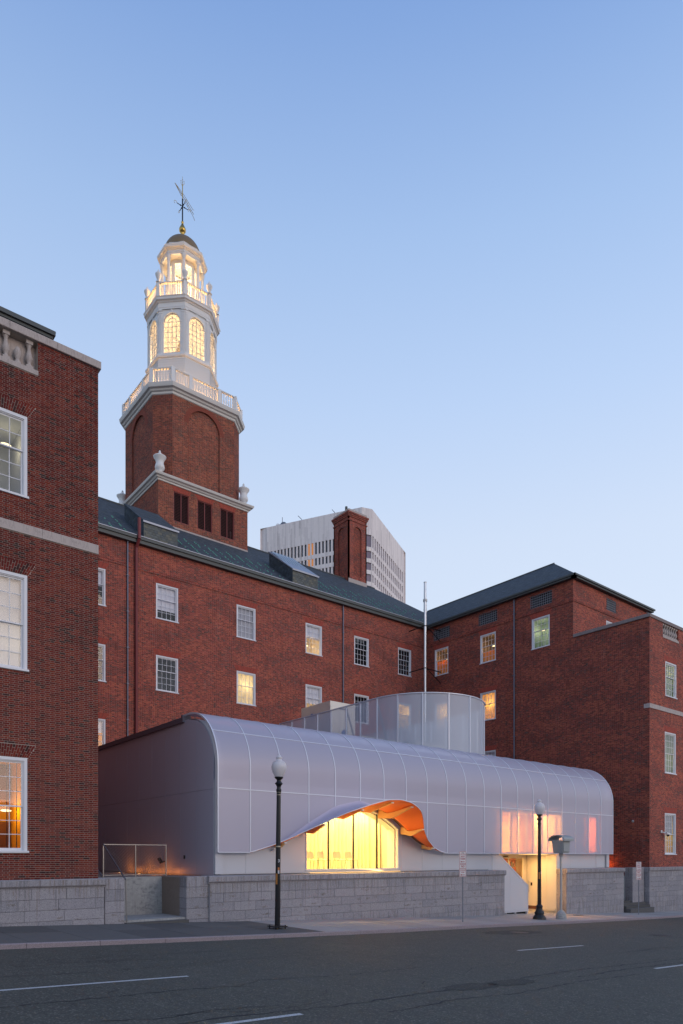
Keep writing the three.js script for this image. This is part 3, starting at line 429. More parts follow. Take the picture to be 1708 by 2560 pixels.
    if (glass) for (let i = 0; i < 6; i++) { const xa = x0 + 0.15 + i * (x1 - x0 - 0.3) / 6; part(d, 'glazing_strip', faces([[[xa, yf + h + 0.08, zf - 0.05], [xa + 0.3, yf + h + 0.08, zf - 0.05], [xa + 0.3, yb + h + 0.15, zb + 0.1], [xa, yb + h + 0.15, zb + 0.1]]]), std([0.1, 0.14, 0.2], 0.08)); part(d, 'glazing_bar', faces([[[xa + 0.31, yf + h + 0.1, zf - 0.05], [xa + 0.38, yf + h + 0.1, zf - 0.05], [xa + 0.38, yb + h + 0.17, zb + 0.1], [xa + 0.31, yb + h + 0.17, zb + 0.1]]]), mZinc); }
  }
  // copper snow guards in rising rows
  { seed = 71; const G = []; for (let x = 10; x < 49; x += 0.95) if (!(x > 19.3 && x < 22.7)) for (let k = 0; k < 13; k++) { const z = -46.5 - k * 0.27, xx = x + k * 0.02 + rr(-0.05, 0.05); if ((x > 32.2 && x < 35.6) || rnd() < 0.3 || (k > 8 && x < 18)) continue; G.push(bx(xx, RY(z) - 0.02, z - 0.03, xx + 0.09, RY(z) + 0.06, z + 0.03)); } const m = part(mainBlock, 'snow_guards', G, mVerdigris); m.userData.kind = 'stuff'; }
  part(mainBlock, 'roof_vent', [tube([30.6, 29.2, -53], [30.6, 30.9, -53], 0.09)], mZinc);
  // chimney
  const c = sub(mainBlock, 'chimney', [46.33, 0, -55.43]), h = 1.225, F = [], P = sq(h);
  const top = 37.6, y0 = 29.6;
  for (const [turn, m] of [[0, mBrick], [-Math.PI / 2, mBrickOld], [Math.PI / 2, mBrick], [Math.PI, mBrick]]) {
    const hole = [[-0.52, 31.4]]; for (let i = 0; i <= 12; i++) { const a = Math.PI - i / 12 * Math.PI; hole.push([Math.cos(a) * 0.52, 36.0 + Math.sin(a) * 0.52]); } hole.splice(1, 0); hole.push([0.52, 31.4]); hole.reverse();
    const w = slab(rect(-h, y0, h, top), [hole], 0.14); w.translate(0, 0, h); w.rotateY(turn); part(c, 'face', w, m);
  }
  part(c, 'core', bx(-h + 0.13, y0, -h + 0.13, h - 0.13, top, h - 0.13), mBrickOld);
  part(c, 'corbel', [mould(P, [[0.004, 36.95], [0.06, 36.95], [0.06, 37.05], [0.004, 37.05]], false), mould(P, [[0, 37.35], [0.06, 37.35], [0.06, 37.5], [0.12, 37.5], [0.12, 37.65], [0.18, 37.65], [0.18, 37.82], [0.1, 37.85]])], mBrick);
  part(c, 'cap', [mould(P, [[0.1, 37.852], [0.03, 37.86], [0.03, 38.1], [-0.1, 38.2]]), bx(-0.2, 38.2, -0.4, 0.9, 38.4, 0.5)], mLimestone);
  part(c, 'flue_pot', tube([-0.6, 38.1, 0.1], [-0.6, 38.9, 0.1], 0.14), mCopper);
  part(c, 'flashing', bx(-h - 0.02, 30.4, h, h + 0.02, 31.0, h + 0.025), mLimestone);
}

// ------------------------------------------------------------------ left wing: near street front, built brick by brick
const leftWing = thing('brick_building', 'tall brick street front cut by the left edge, with big white sash windows', 'building');
{
  const yB = 1.66, yT = 19.68, X0 = 3.0, wins = [[2.55, 3.15, 3, 3], [8.57, 3.2, 3, 3], [14.32, 2.73, 2, 3]], wx0 = 4.6, wx1 = 6.36;
  const H = wins.map(([y, h]) => [wx0, y, wx1, y + h]); H.push([-4, 18.56, 6.69, 19.68], [-4, 13.13, 12, 13.45]);
  // mortar wall behind the bricks
  const g = slab([[-6, 1.0], [XL, 1.0], [XL, 19.68], [-6, 19.68]], [...wins.map(([y, h]) => rect(wx0, y, wx1, y + h)), rect(-4, 18.72, 6.69, 19.675), ...wins.map(([y, h]) => rect(0.4, y, 2.16, y + h))], 0.45);
  g.translate(0, 0, ZF - 0.012); part(leftWing, 'wall', g, std([0.42, 0.37, 0.32], 0.95));
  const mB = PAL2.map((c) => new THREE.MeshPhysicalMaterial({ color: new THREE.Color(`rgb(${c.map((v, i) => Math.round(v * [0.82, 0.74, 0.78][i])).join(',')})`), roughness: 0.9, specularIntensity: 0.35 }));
  seed = 4242; const bricks = [];
  for (let r = 0, y = yB; y < yT - 0.06; r++, y += 0.067) {
    for (let k = 0; k < 20; k++) for (const hd of [0, 1]) {
      const bx0 = X0 + k * 0.325 + (r % 2) * 0.1625 + (hd ? 0.215 : 0), bl = hd ? 0.1 : 0.205;
      let segs = [[bx0, Math.min(bx0 + bl, XL)]];
      const HA = wins.filter(([wy, h]) => y + 0.03 > wy + h && y + 0.03 < wy + h + 0.426).map(([wy, h]) => { const f = Math.min(1, (y + 0.03 - wy - h) / 0.42), cx = (wx0 + wx1) / 2, w = 0.908 + 0.24 * f; return [cx - w, y - 1, cx + w, y + 1]; });
      for (const [a, b, c, d] of [...H, ...HA]) if (y + 0.05 > b && y < d) segs = segs.flatMap(([p, q]) => [[p, Math.min(q, a)], [Math.max(p, c), q]].filter(([m, n]) => n - m > 0.03));
      for (const [p, q] of segs) { if (q - p < 0.03) continue; bricks.push([p, y, q, y + 0.057]); }
    }
  }
  for (const [wy, h] of wins) for (const cxx of [(wx0 + wx1) / 2]) for (let i = 0; i < 26; i++) {     // splayed arch over each window
    const y0 = wy + h + 0.006, y1 = y0 + 0.42, cx = cxx, t0 = (i + 0.06) / 26 * 2 - 1, t1 = (i + 0.94) / 26 * 2 - 1;
    for (const [a, b] of (i % 2 ? [[0, 0.48], [0.51, 1]] : [[0, 0.24], [0.27, 0.74], [0.77, 1]])) { const X = (t, f) => cx + t * (0.9 + 0.24 * f), Y = (f) => y0 + (y1 - y0) * f; bricks.push([X(t0, a), Y(a), X(t1, b), Y(b), [[X(t0, a), Y(a)], [X(t1, a), Y(a)], [X(t1, b), Y(b)], [X(t0, b), Y(b)]]]); }
  }
  const order = bricks.map((b, i) => [b[0] + Math.abs(b[1] - 2.4) * 0.15, i]).filter(([, i]) => bricks[i][0] > 5.4).sort((a, b) => a[0] - b[0]);
  const single = new Set(order.slice(0, 300).map(([, i]) => i)), rest = mB.map(() => []);
  bricks.forEach((b, i) => {
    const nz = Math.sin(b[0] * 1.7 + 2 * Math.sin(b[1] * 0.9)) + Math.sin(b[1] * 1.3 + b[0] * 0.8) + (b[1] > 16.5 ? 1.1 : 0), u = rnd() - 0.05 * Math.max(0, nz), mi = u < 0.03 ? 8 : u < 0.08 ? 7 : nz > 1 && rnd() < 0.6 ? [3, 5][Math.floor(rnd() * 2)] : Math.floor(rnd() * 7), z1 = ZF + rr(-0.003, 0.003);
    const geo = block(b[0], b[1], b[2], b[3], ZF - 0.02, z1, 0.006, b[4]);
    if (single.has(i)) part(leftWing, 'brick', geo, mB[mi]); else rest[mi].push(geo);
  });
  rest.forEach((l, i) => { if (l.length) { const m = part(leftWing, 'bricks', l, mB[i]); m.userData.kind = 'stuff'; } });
  const O = [{ room: mYellow, light: 1.7, color: 0xffb020, depth: 2.2, lampAt: [0.5, 1.45, -1.2], inside: [['shelf', [bx(-0.8, 0.1, -2.3, 0.85, 1.1, -2.0), bx(-0.8, 1.9, -2.2, 0.8, 3, -1.9)], mBrown], ['window_bar', [-0.6, -0.3, 0, 0.3, 0.6].map((x) => tube([x, 0.1, -0.23], [x, 3, -0.23], 0.014)), mBlack]] }, { blind: 0.98, blindMat: new THREE.MeshPhysicalMaterial({ color: lin(0.68, 0.7, 0.72), roughness: 0.95, transmission: 0.4, thickness: 0 }), room: std([0.7, 0.7, 0.68], 0.9), light: 0.3, color: 0xfff2d8, lampAt: [0.5, 1.0, -0.8] }, { room: std([0.5, 0.52, 0.56], 0.9), light: 0.45, color: 0xfff0c0, depth: 2, lampAt: [0.45, 2.1, -1.0] }];
  wins.forEach(([y, h, u, l], i) => { sashWindow(leftWing, [(wx0 + wx1) / 2, y, ZF], 0, wx1 - wx0, h, u, l, O[i]); sashWindow(leftWing, [1.28, y, ZF], 0, 1.76, h, u, l, {}); });
  for (let x = XL + 0.005, i = 0; i < 6; i++, x -= 1.9) part(leftWing, 'band_stone', block(x - 1.895, 13.13, x, 13.45, ZF - 0.3, ZF + 0.03, 0.006), mLimestone);
  for (let x = XL + 0.08, i = 0; i < 8; i++, x -= 1.5) part(leftWing, 'coping_stone', block(x - 1.495, 19.69, x, 19.95, ZF - 0.5, ZF + 0.08, 0.012), mLimestone);
  for (let z = ZF - 0.51, i = 0; i < 4; i++, z -= 1.5) part(leftWing, 'coping_stone', block(XL - 0.45, 19.69, XL + 0.08, 19.95, z - 1.495, z, 0.01), mLimestone);
  const bal = sub(leftWing, 'parapet_balustrade'); part(bal, 'back_panel', bx(-4, 18.72, ZF - 0.46, 6.69, 19.68, ZF - 0.3), mLimestone); part(bal, 'base_sill', bx(-4, 18.56, ZF - 0.3, 6.7, 18.72, ZF + 0.02), mLimestone);
  for (let i = 0; i < 9; i++) { const x = 6.45 - i * 0.36; if (i === 1) part(bal, 'broken_baluster', lathe([[0.11, 0], [0.11, 0.12], [0.08, 0.14], [0.06, 0.2], [0.12, 0.36], [0.1, 0.48], [0.06, 0.6], [0.0, 0.62]], 14).translate(x, 18.725, ZF - 0.16), mLimestone); else part(bal, 'baluster', stoneBaluster(0.95, 0.12).translate(x, 18.725, ZF - 0.16), mLimestone); }
  part(leftWing, 'wall', [bx(XL - 0.4, 1, ZM + 0.01, XL, 19.68, ZF - 0.47), bx(XL - 0.4, 19.7, ZM + 0.01, XL - 0.02, EAVE, -30.5), bx(-6, 19.2, -30.9, XL - 0.42, EAVE, -30.5), bx(-6, 1, -46, -5.6, 24.3, ZF - 0.47)], mBrickOld);
  part(leftWing, 'flat_roof', bx(-5.6, 18.5, -30.5, XL - 0.42, 18.6, ZF - 0.47), mSlate);
  const e = 24.56, x1 = XL + 0.3, zE = -30.16; part(leftWing, 'roof', faces([[[x1, e, -50], [x1, e, zE], [2.7, 29, -36.2], [2.7, 29, -50]], [[-3.3, e, zE], [x1, e, zE], [2.7, 29, -36.2]], [[-3.3, e, zE], [-3.3, e, -50], [2.7, 29, -50], [2.7, 29, -36.2]]]), mSlate);
  part(leftWing, 'cornice', [bx(-4, 24.15, -30.498, XL + 0.12, 24.3, -30.34), bx(-4, 24.3, -30.498, XL + 0.2, 24.42, -30.25), bx(-4, 24.42, -30.498, x1 - 0.02, 24.6, zE), bx(XL - 0.02, 24.42, ZM + 0.5, x1 - 0.02, 24.6, -30.5)], mCopper);
}

// ------------------------------------------------------------------ bell tower on the roof ridge
const mBrickTower = mBrick.clone(), mBrickTowerShade = mBrickOld.clone(); mBrickTower.color = lin(0.86, 1.0, 0.92); mBrickTowerShade.color = lin(0.9, 1.0, 0.95);
const TX = 27.9, TZ = -56.8;
const tower = thing('bell_tower', 'brick bell tower with lit white octagonal belfry, dark dome and weather vane', 'bell tower', [TX, 0, TZ]);
function balustrade(parent, poly, y0, y1, posts, gap, r, pw) {
  const g = sub(parent, 'balustrade'), n = poly.length, yt = y1 - 0.1;
  const bal = lathe([[0.9, 0], [1, 0.05], [0.5, 0.1], [0.6, 0.16], [1, 0.3], [0.7, 0.45], [0.45, 0.56], [0.8, 0.6], [0.45, 0.64], [0.7, 0.75], [0.5, 0.9], [0.9, 0.96], [0.9, 1]].map(([a, b]) => [a * r, b * (yt - y0 - 0.14)]), 8);
  poly.forEach((p, i) => {
    const q = poly[(i + 1) % n], L = Math.hypot(q[0] - p[0], q[1] - p[1]), ux = (q[0] - p[0]) / L, uz = (q[1] - p[1]) / L, turn = Math.atan2(-uz, ux);
    const fr = [0, ...(posts(L) || []), 1], along = (geo) => geo.rotateY(turn).translate(p[0], 0, p[1]);
    part(g, 'rail', along(bx(0, yt, -0.1, L, y1, 0.1)), mTrim); part(g, 'bottom_rail', along(bx(0, y0 + 0.05, -0.07, L, y0 + 0.14, 0.07)), mWhite);
    fr.slice(0, -1).forEach((f, k) => part(g, 'post', along(bx(f * L - pw / 2, y0, -pw / 2 + (k ? 0.02 : 0), f * L + pw / 2, y1 + (k ? -0.003 : 0.02), pw / 2 - (k ? 0.02 : 0))), mWhite));
    for (let k = 0; k < fr.length - 1; k++) { const a = fr[k] * L + pw / 2, b = fr[k + 1] * L - pw / 2, m = Math.max(2, Math.round((b - a) / gap)); for (let j = 0; j < m; j++) { const t = a + (b - a) * (j + 0.5) / m; const o = part(g, 'baluster', bal, mWhite); o.position.set(p[0] + ux * t, y0 + 0.14, p[1] + uz * t); } }
  });
  return g;
}
{
  const B = 4.2;
  // base
  const front = slab(rect(-B, 26, B, 33.15), [[-2.86, -1.47], [-0.69, 0.7], [1.47, 2.85]].map(([a, b]) => rect(a, 30.05, b, 32.5)), 0.4); front.translate(0, 0, B); part(tower, 'base_wall', front, mBrickTower);
  for (const t of [-Math.PI / 2, Math.PI / 2, Math.PI]) { const w = slab(rect(-B + 0.4, 26, B - (t < 0 ? 0 : 0.4), 33.15), [], 0.4); w.translate(t < 0 ? -0.4 : 0, 0, B); w.rotateY(t); part(tower, 'base_wall', w, t < 0 ? mBrickTowerShade : mBrickTower); }
  for (const [a, b] of [[-2.86, -1.47], [-0.69, 0.7], [1.47, 2.85]]) {
    const l = sub(tower, 'louvre_window', [(a + b) / 2, 30.05, B]), w = (b - a) / 2, h = 2.45;
    part(l, 'frame', [bx(-w, 0, -0.2, -w + 0.07, h, -0.05), bx(w - 0.07, 0, -0.2, w, h, -0.05), bx(-w + 0.07, h - 0.07, -0.2, w - 0.07, h, -0.05), bx(-w + 0.07, 0, -0.2, w - 0.07, 0.07, -0.05), bx(-0.03, 0.07, -0.12, 0.03, h - 0.07, -0.055)], mRed);
    part(l, 'dark_recess', bx(-w, 0, -0.39, w, h, -0.36), mBlackSoft);
    for (let i = 0; i < 18; i++) part(l, 'slat', faces([[[-w + 0.07, 0.09 + i * 0.128, -0.09], [w - 0.07, 0.09 + i * 0.128, -0.09], [w - 0.07, 0.118 + i * 0.128, -0.09], [-w + 0.07, 0.118 + i * 0.128, -0.09]], [[-w + 0.07, 0.118 + i * 0.128, -0.09], [w - 0.07, 0.118 + i * 0.128, -0.09], [w - 0.07, 0.185 + i * 0.128, -0.2], [-w + 0.07, 0.185 + i * 0.128, -0.2]], [[-w + 0.07, 0.09 + i * 0.128, -0.09], [w - 0.07, 0.09 + i * 0.128, -0.09], [w - 0.07, 0.16 + i * 0.128, -0.2], [-w + 0.07, 0.16 + i * 0.128, -0.2]]]), mLouvre);
    part(tower, 'flat_arch', slab([[-w, 0], [w, 0], [w + 0.2, 0.4], [-w - 0.2, 0.4]], [], 0.03).translate((a + b) / 2, 32.502, B + 0.004), mArch);
  }
  part(tower, 'flashing', bx(-B - 0.02, 28.6, B - 0.1, B + 0.02, 29.55, B + 0.03), mLimestone);
  part(tower, 'base_cornice', mould(sq(B), [[0.005, 32.95], [0.07, 32.97], [0.09, 33.08], [0.18, 33.12], [0.24, 33.22], [0.38, 33.28], [0.42, 33.38], [0.44, 33.46], [0.3, 33.5]]), mTrim);
  // urns at the corners of the base
  const urn = lathe([[0.36, 0], [0.36, 0.08], [0.2, 0.14], [0.15, 0.26], [0.2, 0.36], [0.36, 0.5], [0.4, 0.66], [0.36, 0.82], [0.3, 1.0], [0.34, 1.2], [0.5, 1.45], [0.52, 1.52], [0.46, 1.55], [0.3, 1.66], [0.16, 1.78], [0.07, 1.84], [0.1, 1.92], [0.05, 2.02], [0.0, 2.08]], 24);
  for (const [x, z] of [[-1, 1], [1, 1], [-1, -1], [1, -1]]) { const u = part(tower, 'urn', urn, mWhite); u.position.set(x * 3.95, 33.48, z * 3.95); }
  // shaft
  const a = 4.1, b = 2.9, y0 = 33.4, y1 = 40.9, ri = 1.47, ys = 38.68, arch = [];
  for (let i = 0; i <= 18; i++) { const t = Math.PI - i / 18 * Math.PI; arch.push([Math.cos(t) * ri, ys + Math.sin(t) * ri]); }
  const hole = [[-ri, y0 + 0.1], ...arch, [ri, y0 + 0.1]].reverse();
  for (const [t, m] of [[0, mBrickTower], [-Math.PI / 2, mBrickTowerShade], [Math.PI / 2, mBrickTower], [Math.PI, mBrickTower]]) {
    const w = slab(rect(-b, y0, b, y1), [hole], 0.14); w.translate(0, 0, a); w.rotateY(t); part(tower, 'shaft_wall', w, m);
    const p = slab(rect(-ri - 0.1, y0, ri + 0.1, ys + ri + 0.1), [], 0.05); p.translate(1.7, 0, a - 0.142); p.translate(-1.7, 0, 0); p.rotateY(t); part(tower, 'arch_recess', p, m);
    const G = []; for (let i = 0; i < 46; i++) { const t0 = (i + 0.06) / 46 * Math.PI, t1 = (i + 0.94) / 46 * Math.PI; for (const [r0, r1] of (i % 2 ? [[ri + 0.003, ri + 0.2], [ri + 0.21, ri + 0.4]] : [[ri + 0.003, ri + 0.1], [ri + 0.11, ri + 0.3], [ri + 0.31, ri + 0.4]])) G.push(block(0, 0, 1, 1, a - 0.05, a + 0.012, 0.004, [[Math.cos(t1) * r0, ys + Math.sin(t1) * r0], [Math.cos(t0) * r0, ys + Math.sin(t0) * r0], [Math.cos(t0) * r1, ys + Math.sin(t0) * r1], [Math.cos(t1) * r1, ys + Math.sin(t1) * r1]])); }
    part(tower, 'arch_ring', merge(G).rotateY(t), std([0.27, 0.07, 0.045], 0.95));
  }
  const O = oct(a, b); for (const i of [1, 3, 5, 7]) { const p = O[i], q = O[(i + 1) % 8]; if (Math.abs(p[0]) === Math.abs(q[0]) || Math.abs(p[1]) === Math.abs(q[1])) continue; part(tower, 'shaft_corner', faces([[[p[0], y0, p[1]], [q[0], y0, q[1]], [q[0], y1, q[1]], [p[0], y1, p[1]]]]), mBrickTowerShade); }
  part(tower, 'shaft_cornice', mould(O, [[0.005, 40.5], [0.07, 40.55], [0.09, 40.7], [0.2, 40.76], [0.26, 40.88], [0.42, 40.95], [0.46, 41.08], [0.5, 41.26], [0.4, 41.3]]), mTrim);
  balustrade(tower, offset(O, 0.1), 41.3, 42.62, (L) => L > 3 ? [0.27, 0.73] : [], 0.23, 0.066, 0.3);
  // white octagon
  const ba = 2.75, bb = 1.14, BO = oct(ba, bb), fw = bb * 2;
  for (let i = 0; i < 19; i++) { const y = 41.25 + i * 0.205; part(tower, 'clapboard', mould(offset(BO, 0.08), [[0.028, y], [0.0, y + 0.205]], false), mWhite); }
  part(tower, 'belfry_core', mould(offset(BO, 0.05), [[0, 41.2], [0, 45.1]]), mWhite);
  part(tower, 'sill_moulding', mould(BO, [[0.08, 45.1], [0.2, 45.13], [0.24, 45.25], [0.22, 45.34], [0.0, 45.4]]), mWhite);
  const hw = 0.72, sp = 48.25, bot = 45.56, harch = []; for (let i = 0; i <= 14; i++) { const t = Math.PI - i / 14 * Math.PI; harch.push([Math.cos(t) * hw, sp + Math.sin(t) * hw]); }
  const hol = [[-hw, bot], ...harch, [hw, bot]].reverse();
  const mFrost = new THREE.MeshPhysicalMaterial({ color: lin(0.98, 0.94, 0.86), roughness: 0.22, transmission: 0.92, thickness: 0, ior: 1.4 });
  const ring = (r0, r1, y, z0, z1, n = 14, t0 = 0, t1 = Math.PI) => { const G = []; for (let i = 0; i < n; i++) { const p = t0 + (t1 - t0) * i / n, q = t0 + (t1 - t0) * (i + 1) / n; G.push(block(0, 0, 1, 1, z0, z1, 0.004, [[Math.cos(q) * r0, y + Math.sin(q) * r0], [Math.cos(p) * r0, y + Math.sin(p) * r0], [Math.cos(p) * r1, y + Math.sin(p) * r1], [Math.cos(q) * r1, y + Math.sin(q) * r1]])); } return G; };
  for (let k = 0; k < 8; k++) {
    const t = k * Math.PI / 4, T = (g) => (Array.isArray(g) ? merge(g) : g).clone().translate(0, 0, ba).rotateY(t);
    part(tower, 'belfry_wall', T(slab(rect(-fw / 2, 45.3, fw / 2, 50.0), [hol], 0.16)), mWhite);
    const w = sub(tower, 'arched_window');
    part(w, 'archivolt', T([...ring(hw + 0.01, hw + 0.13, sp, -0.02, 0.05), bx(-0.08, sp + hw, -0.02, 0.08, 49.25, 0.075), bx(-hw - 0.2, sp - 0.1, -0.02, -hw, sp, 0.045), bx(hw, sp - 0.1, -0.02, hw + 0.2, sp, 0.045)]), mWhite);
    const M = [bx(-hw, bot, -0.13, hw, bot + 0.08, -0.05), ...ring(hw - 0.05, hw, sp, -0.13, -0.05), ...ring(0.33, 0.375, sp, -0.11, -0.07, 10)];
    for (const x of [-0.36, 0, 0.36]) M.push(bx(x - 0.024, bot + 0.08, -0.11, x + 0.024, x === 0 ? sp + hw - 0.05 : sp, -0.07));
    for (let y = bot + 0.5; y < sp + 0.02; y += 0.44) M.push(bx(-hw, y - 0.02, -0.108, hw, y + 0.02, -0.072));
    for (const q of [0.25, 0.5, 0.75]) if (q !== 0.5) { const c = Math.cos(q * Math.PI), s = Math.sin(q * Math.PI); M.push(tube([c * 0.36, sp + s * 0.36, -0.09], [c * 0.7, sp + s * 0.7, -0.09], 0.022, 0.022, 5)); }
    part(w, 'muntins', T(M), std([0.5, 0.48, 0.47], 0.6));
    const pg = new THREE.ShapeGeometry(new THREE.Shape(hol.map(([x, y]) => new THREE.Vector2(x, y)))); part(w, 'pane', T(pg.translate(0, 0, -0.14)), mFrost).castShadow = false;
    const P = []; for (const s of [-1, 1]) { const x = s * (fw / 2 - 0.15); P.push(bx(x - 0.14, 45.4, 0, x + 0.14, 45.58, 0.09), bx(x - 0.115, 45.58, 0, x + 0.115, 48.95, 0.05), bx(x - 0.13, 48.95, 0, x + 0.13, 49.04, 0.075), bx(x - 0.118, 49.04, 0, x + 0.118, 49.16, 0.055), bx(x - 0.15, 49.16, 0, x + 0.15, 49.29, 0.1)); for (let f = 0; f < 4; f++) P.push(bx(x - 0.1 + f * 0.056, 45.7, 0.05, x - 0.1 + f * 0.056 + 0.03, 48.85, 0.068)); }
    part(tower, 'pilaster', T(P), mWhite);
  }
  part(tower, 'belfry_entablature', mould(BO, [[0.07, 49.29], [0.07, 49.42], [0.09, 49.43], [0.09, 49.56], [0.06, 49.57], [0.06, 49.84], [0.12, 49.86], [0.16, 49.95], [0.3, 50.0], [0.32, 50.14], [0.38, 50.24], [0.2, 50.28]]), mWhite);
  part(tower, 'belfry_ceiling', mould(offset(BO, -0.2), [[0, 49.3], [-0.02, 49.4]]), mPlaster);
  const bell = sub(tower, 'bell', [0, 47.2, 0]); part(bell, 'bell_body', lathe([[0.75, 0], [0.68, 0.15], [0.5, 0.6], [0.42, 0.95], [0.25, 1.1], [0, 1.15]], 20), mDome); part(bell, 'yoke', [bx(-1.1, 1.1, -0.1, 1.1, 1.3, 0.1), bx(-1.1, -1.8, -0.08, -0.95, 1.1, 0.08), bx(0.95, -1.8, -0.08, 1.1, 1.1, 0.08)], mPlaster);
  const lamp = (pos, r, c, I) => { part(tower, 'tower_lamp', new THREE.SphereGeometry(r, 12, 8).translate(...pos), mLampWarm); pointLight(tower, pos, c, I, 0.06); };
  lamp([0, 46.0, 1.3], 0.09, 0xffdcae, 16); lamp([-1.3, 46.0, -0.4], 0.09, 0xffdcae, 16); lamp([1.2, 46.0, -0.6], 0.09, 0xffdcae, 12);
  for (const [x, z] of [[-3.2, 3.2], [3.2, 3.2], [-3.4, -0.2], [0, 3.5], [3.4, 0], [-3.2, -3.2]]) lamp([x, 41.55, z], 0.07, 0xffbe6c, 6);
  const O2 = offset(BO, 0.06);
  balustrade(tower, O2, 50.28, 51.58, () => [], 0.2, 0.058, 0.28);
  const urn2 = lathe([[0.22, 0], [0.22, 0.05], [0.09, 0.12], [0.12, 0.24], [0.19, 0.42], [0.21, 0.5], [0.26, 0.62], [0.27, 0.74], [0.2, 0.84], [0.1, 0.95], [0.05, 1.0], [0.06, 1.06], [0.02, 1.14], [0, 1.17]], 20);
  for (const p of O2) { const u = part(tower, 'urn', urn2, mWhite); u.position.set(p[0], 51.6, p[1]); }
  for (let i = 0; i < 8; i++) { const t = i * Math.PI / 4 + 0.01; lamp([Math.sin(t) * 2.35, 50.5, Math.cos(t) * 2.35], 0.05, 0xffbc62, 9); }
  // lantern
  const la = 1.2, lb = la * 0.4142;
  for (let k = 0; k < 8; k++) {
    const t = k * Math.PI / 4, T = (g) => (Array.isArray(g) ? merge(g) : g).clone().translate(0, 0, la).rotateY(t);
    part(tower, 'lantern_wall', T(slab(rect(-lb, 50.3, lb, 55.0), [rect(-0.27, 51.2, 0.27, 54.55)], 0.1)), mWhite);
    const w = sub(tower, 'lantern_window'), M = [bx(-0.012, 51.2, -0.08, 0.012, 54.55, -0.04)]; for (let y = 51.7; y < 54.5; y += 0.5) M.push(bx(-0.27, y - 0.012, -0.078, 0.27, y + 0.012, -0.042)); part(w, 'muntins', T(M), mWhiteWin);
    part(w, 'pane', T(new THREE.PlaneGeometry(0.54, 3.35).translate(0, 52.875, -0.09)), mFrost).castShadow = false;
    const c = part(tower, 'column', lathe([[0.17, 50.3], [0.17, 50.5], [0.14, 50.55], [0.135, 52.5], [0.115, 54.5], [0.15, 54.52], [0.12, 54.56], [0.12, 54.64], [0.17, 54.7], [0.19, 54.8], [0.19, 54.91]], 16), mWhite); const q = oct(1.63, 0.675)[k]; c.position.set(q[0], 0, q[1]);
  }
  lamp([0, 51.6, 0], 0.1, 0xffe2b0, 18); lamp([0, 53.6, 0], 0.1, 0xffe2b0, 18);
  const LO = oct(1.5, 0.62);
  part(tower, 'lantern_entablature', mould(LO, [[-0.5, 54.92], [0.26, 54.92], [0.26, 55.05], [0.29, 55.06], [0.29, 55.24], [0.36, 55.27], [0.4, 55.34], [0.5, 55.38], [0.54, 55.5], [0.56, 55.6], [0.3, 55.68]]), mWhite);
  part(tower, 'attic', mould(LO, [[0.02, 55.6], [0.02, 56.0], [0.08, 56.02], [0.08, 56.13], [0, 56.15]]), mTrim);
  const dome = new THREE.LatheGeometry(Array.from({ length: 13 }, (_, i) => { const t = i / 12 * Math.PI / 2; return new THREE.Vector2(1.62 * Math.cos(t) + 0.001, 56.12 + 1.52 * Math.sin(t)); }), 32).rotateY(Math.PI / 8); part(tower, 'dome', dome, mDome);
  // finial and weather vane
  part(tower, 'finial', lathe([[0.3, 57.4], [0.16, 57.6], [0.12, 57.9], [0.13, 58.24], [0.2, 58.3], [0.3, 58.46], [0.3, 58.62], [0.2, 58.85], [0.12, 58.92], [0.13, 59.0], [0.05, 59.08], [0.1, 59.16], [0.12, 59.24], [0.09, 59.32], [0.05, 59.38]], 20), mGold);
  const v = sub(tower, 'weather_vane'), V = (x, y, z) => [x, y, z];
  part(v, 'rod', tube([0, 59.3, 0], [0, 61.34, 0], 0.06), mBlack); part(v, 'upper_rod', [tube([0, 61.3, 0], [0, 62.65, 0], 0.04), tube([0, 62.6, 0], [0, 63.35, 0], 0.014)], mGold);
  for (const [x, z] of [[1, 0], [-1, 0], [0, 1], [0, -1]]) {
    part(v, 'compass_arm', [tube([0, 60.68, 0], [x * 0.55, 60.68, z * 0.55], 0.03), new THREE.SphereGeometry(0.06, 8, 6).translate(x * 0.2, 60.68, z * 0.2)], mBlack);
    const L = new THREE.TorusGeometry(0.13, 0.016, 6, 14, 4.4); if (x) L.rotateY(0); else L.rotateY(Math.PI / 2); part(v, 'compass_letter', L.translate(x * 0.68, 60.68, z * 0.68), mGold);
  }
  const dx = 0.848, dz = -0.53, A = (s, y) => [s * dx, 61.65 + y, s * dz];
  part(v, 'arrow', [tube(A(-1.2, 0), A(1.9, 0.0), 0.022, 0.022, 6), tube(A(-1.25, 0.0), A(-0.2, 0.2), 0.018, 0.018, 6), tube(A(-1.25, 0), A(-0.2, -0.2), 0.018, 0.018, 6), tube(A(0.1, 0.26), A(1.75, 0.3), 0.018, 0.018, 6), tube(A(0.1, -0.22), A(1.75, -0.26), 0.018, 0.018, 6), tube(A(1.75, 0.3), A(1.95, 0.42), 0.018, 0.018, 6), tube(A(1.75, -0.26), A(2.1, -0.42), 0.018, 0.018, 6), tube(A(-0.2, 0.2), A(-0.05, 0.02), 0.016, 0.016, 6), tube(A(-0.2, -0.2), A(-0.05, -0.02), 0.016, 0.016, 6), tube(A(0.9, 0.28), A(0.9, -0.24), 0.014, 0.014, 6)], mGold);
  for (let i = 0; i < 4; i++) { const t = i * Math.PI / 2 + 0.4, c = Math.cos(t), s = Math.sin(t); part(v, 'scroll', [tube([c * 0.03, 62.55, s * 0.03], [c * 0.14, 62.72, s * 0.14], 0.018, 0.018, 6), tube([c * 0.14, 62.72, s * 0.14], [c * 0.13, 62.95, s * 0.13], 0.018, 0.012, 6), new THREE.SphereGeometry(0.035, 8, 6).translate(c * 0.13, 62.96, s * 0.13)], mGold); }
}

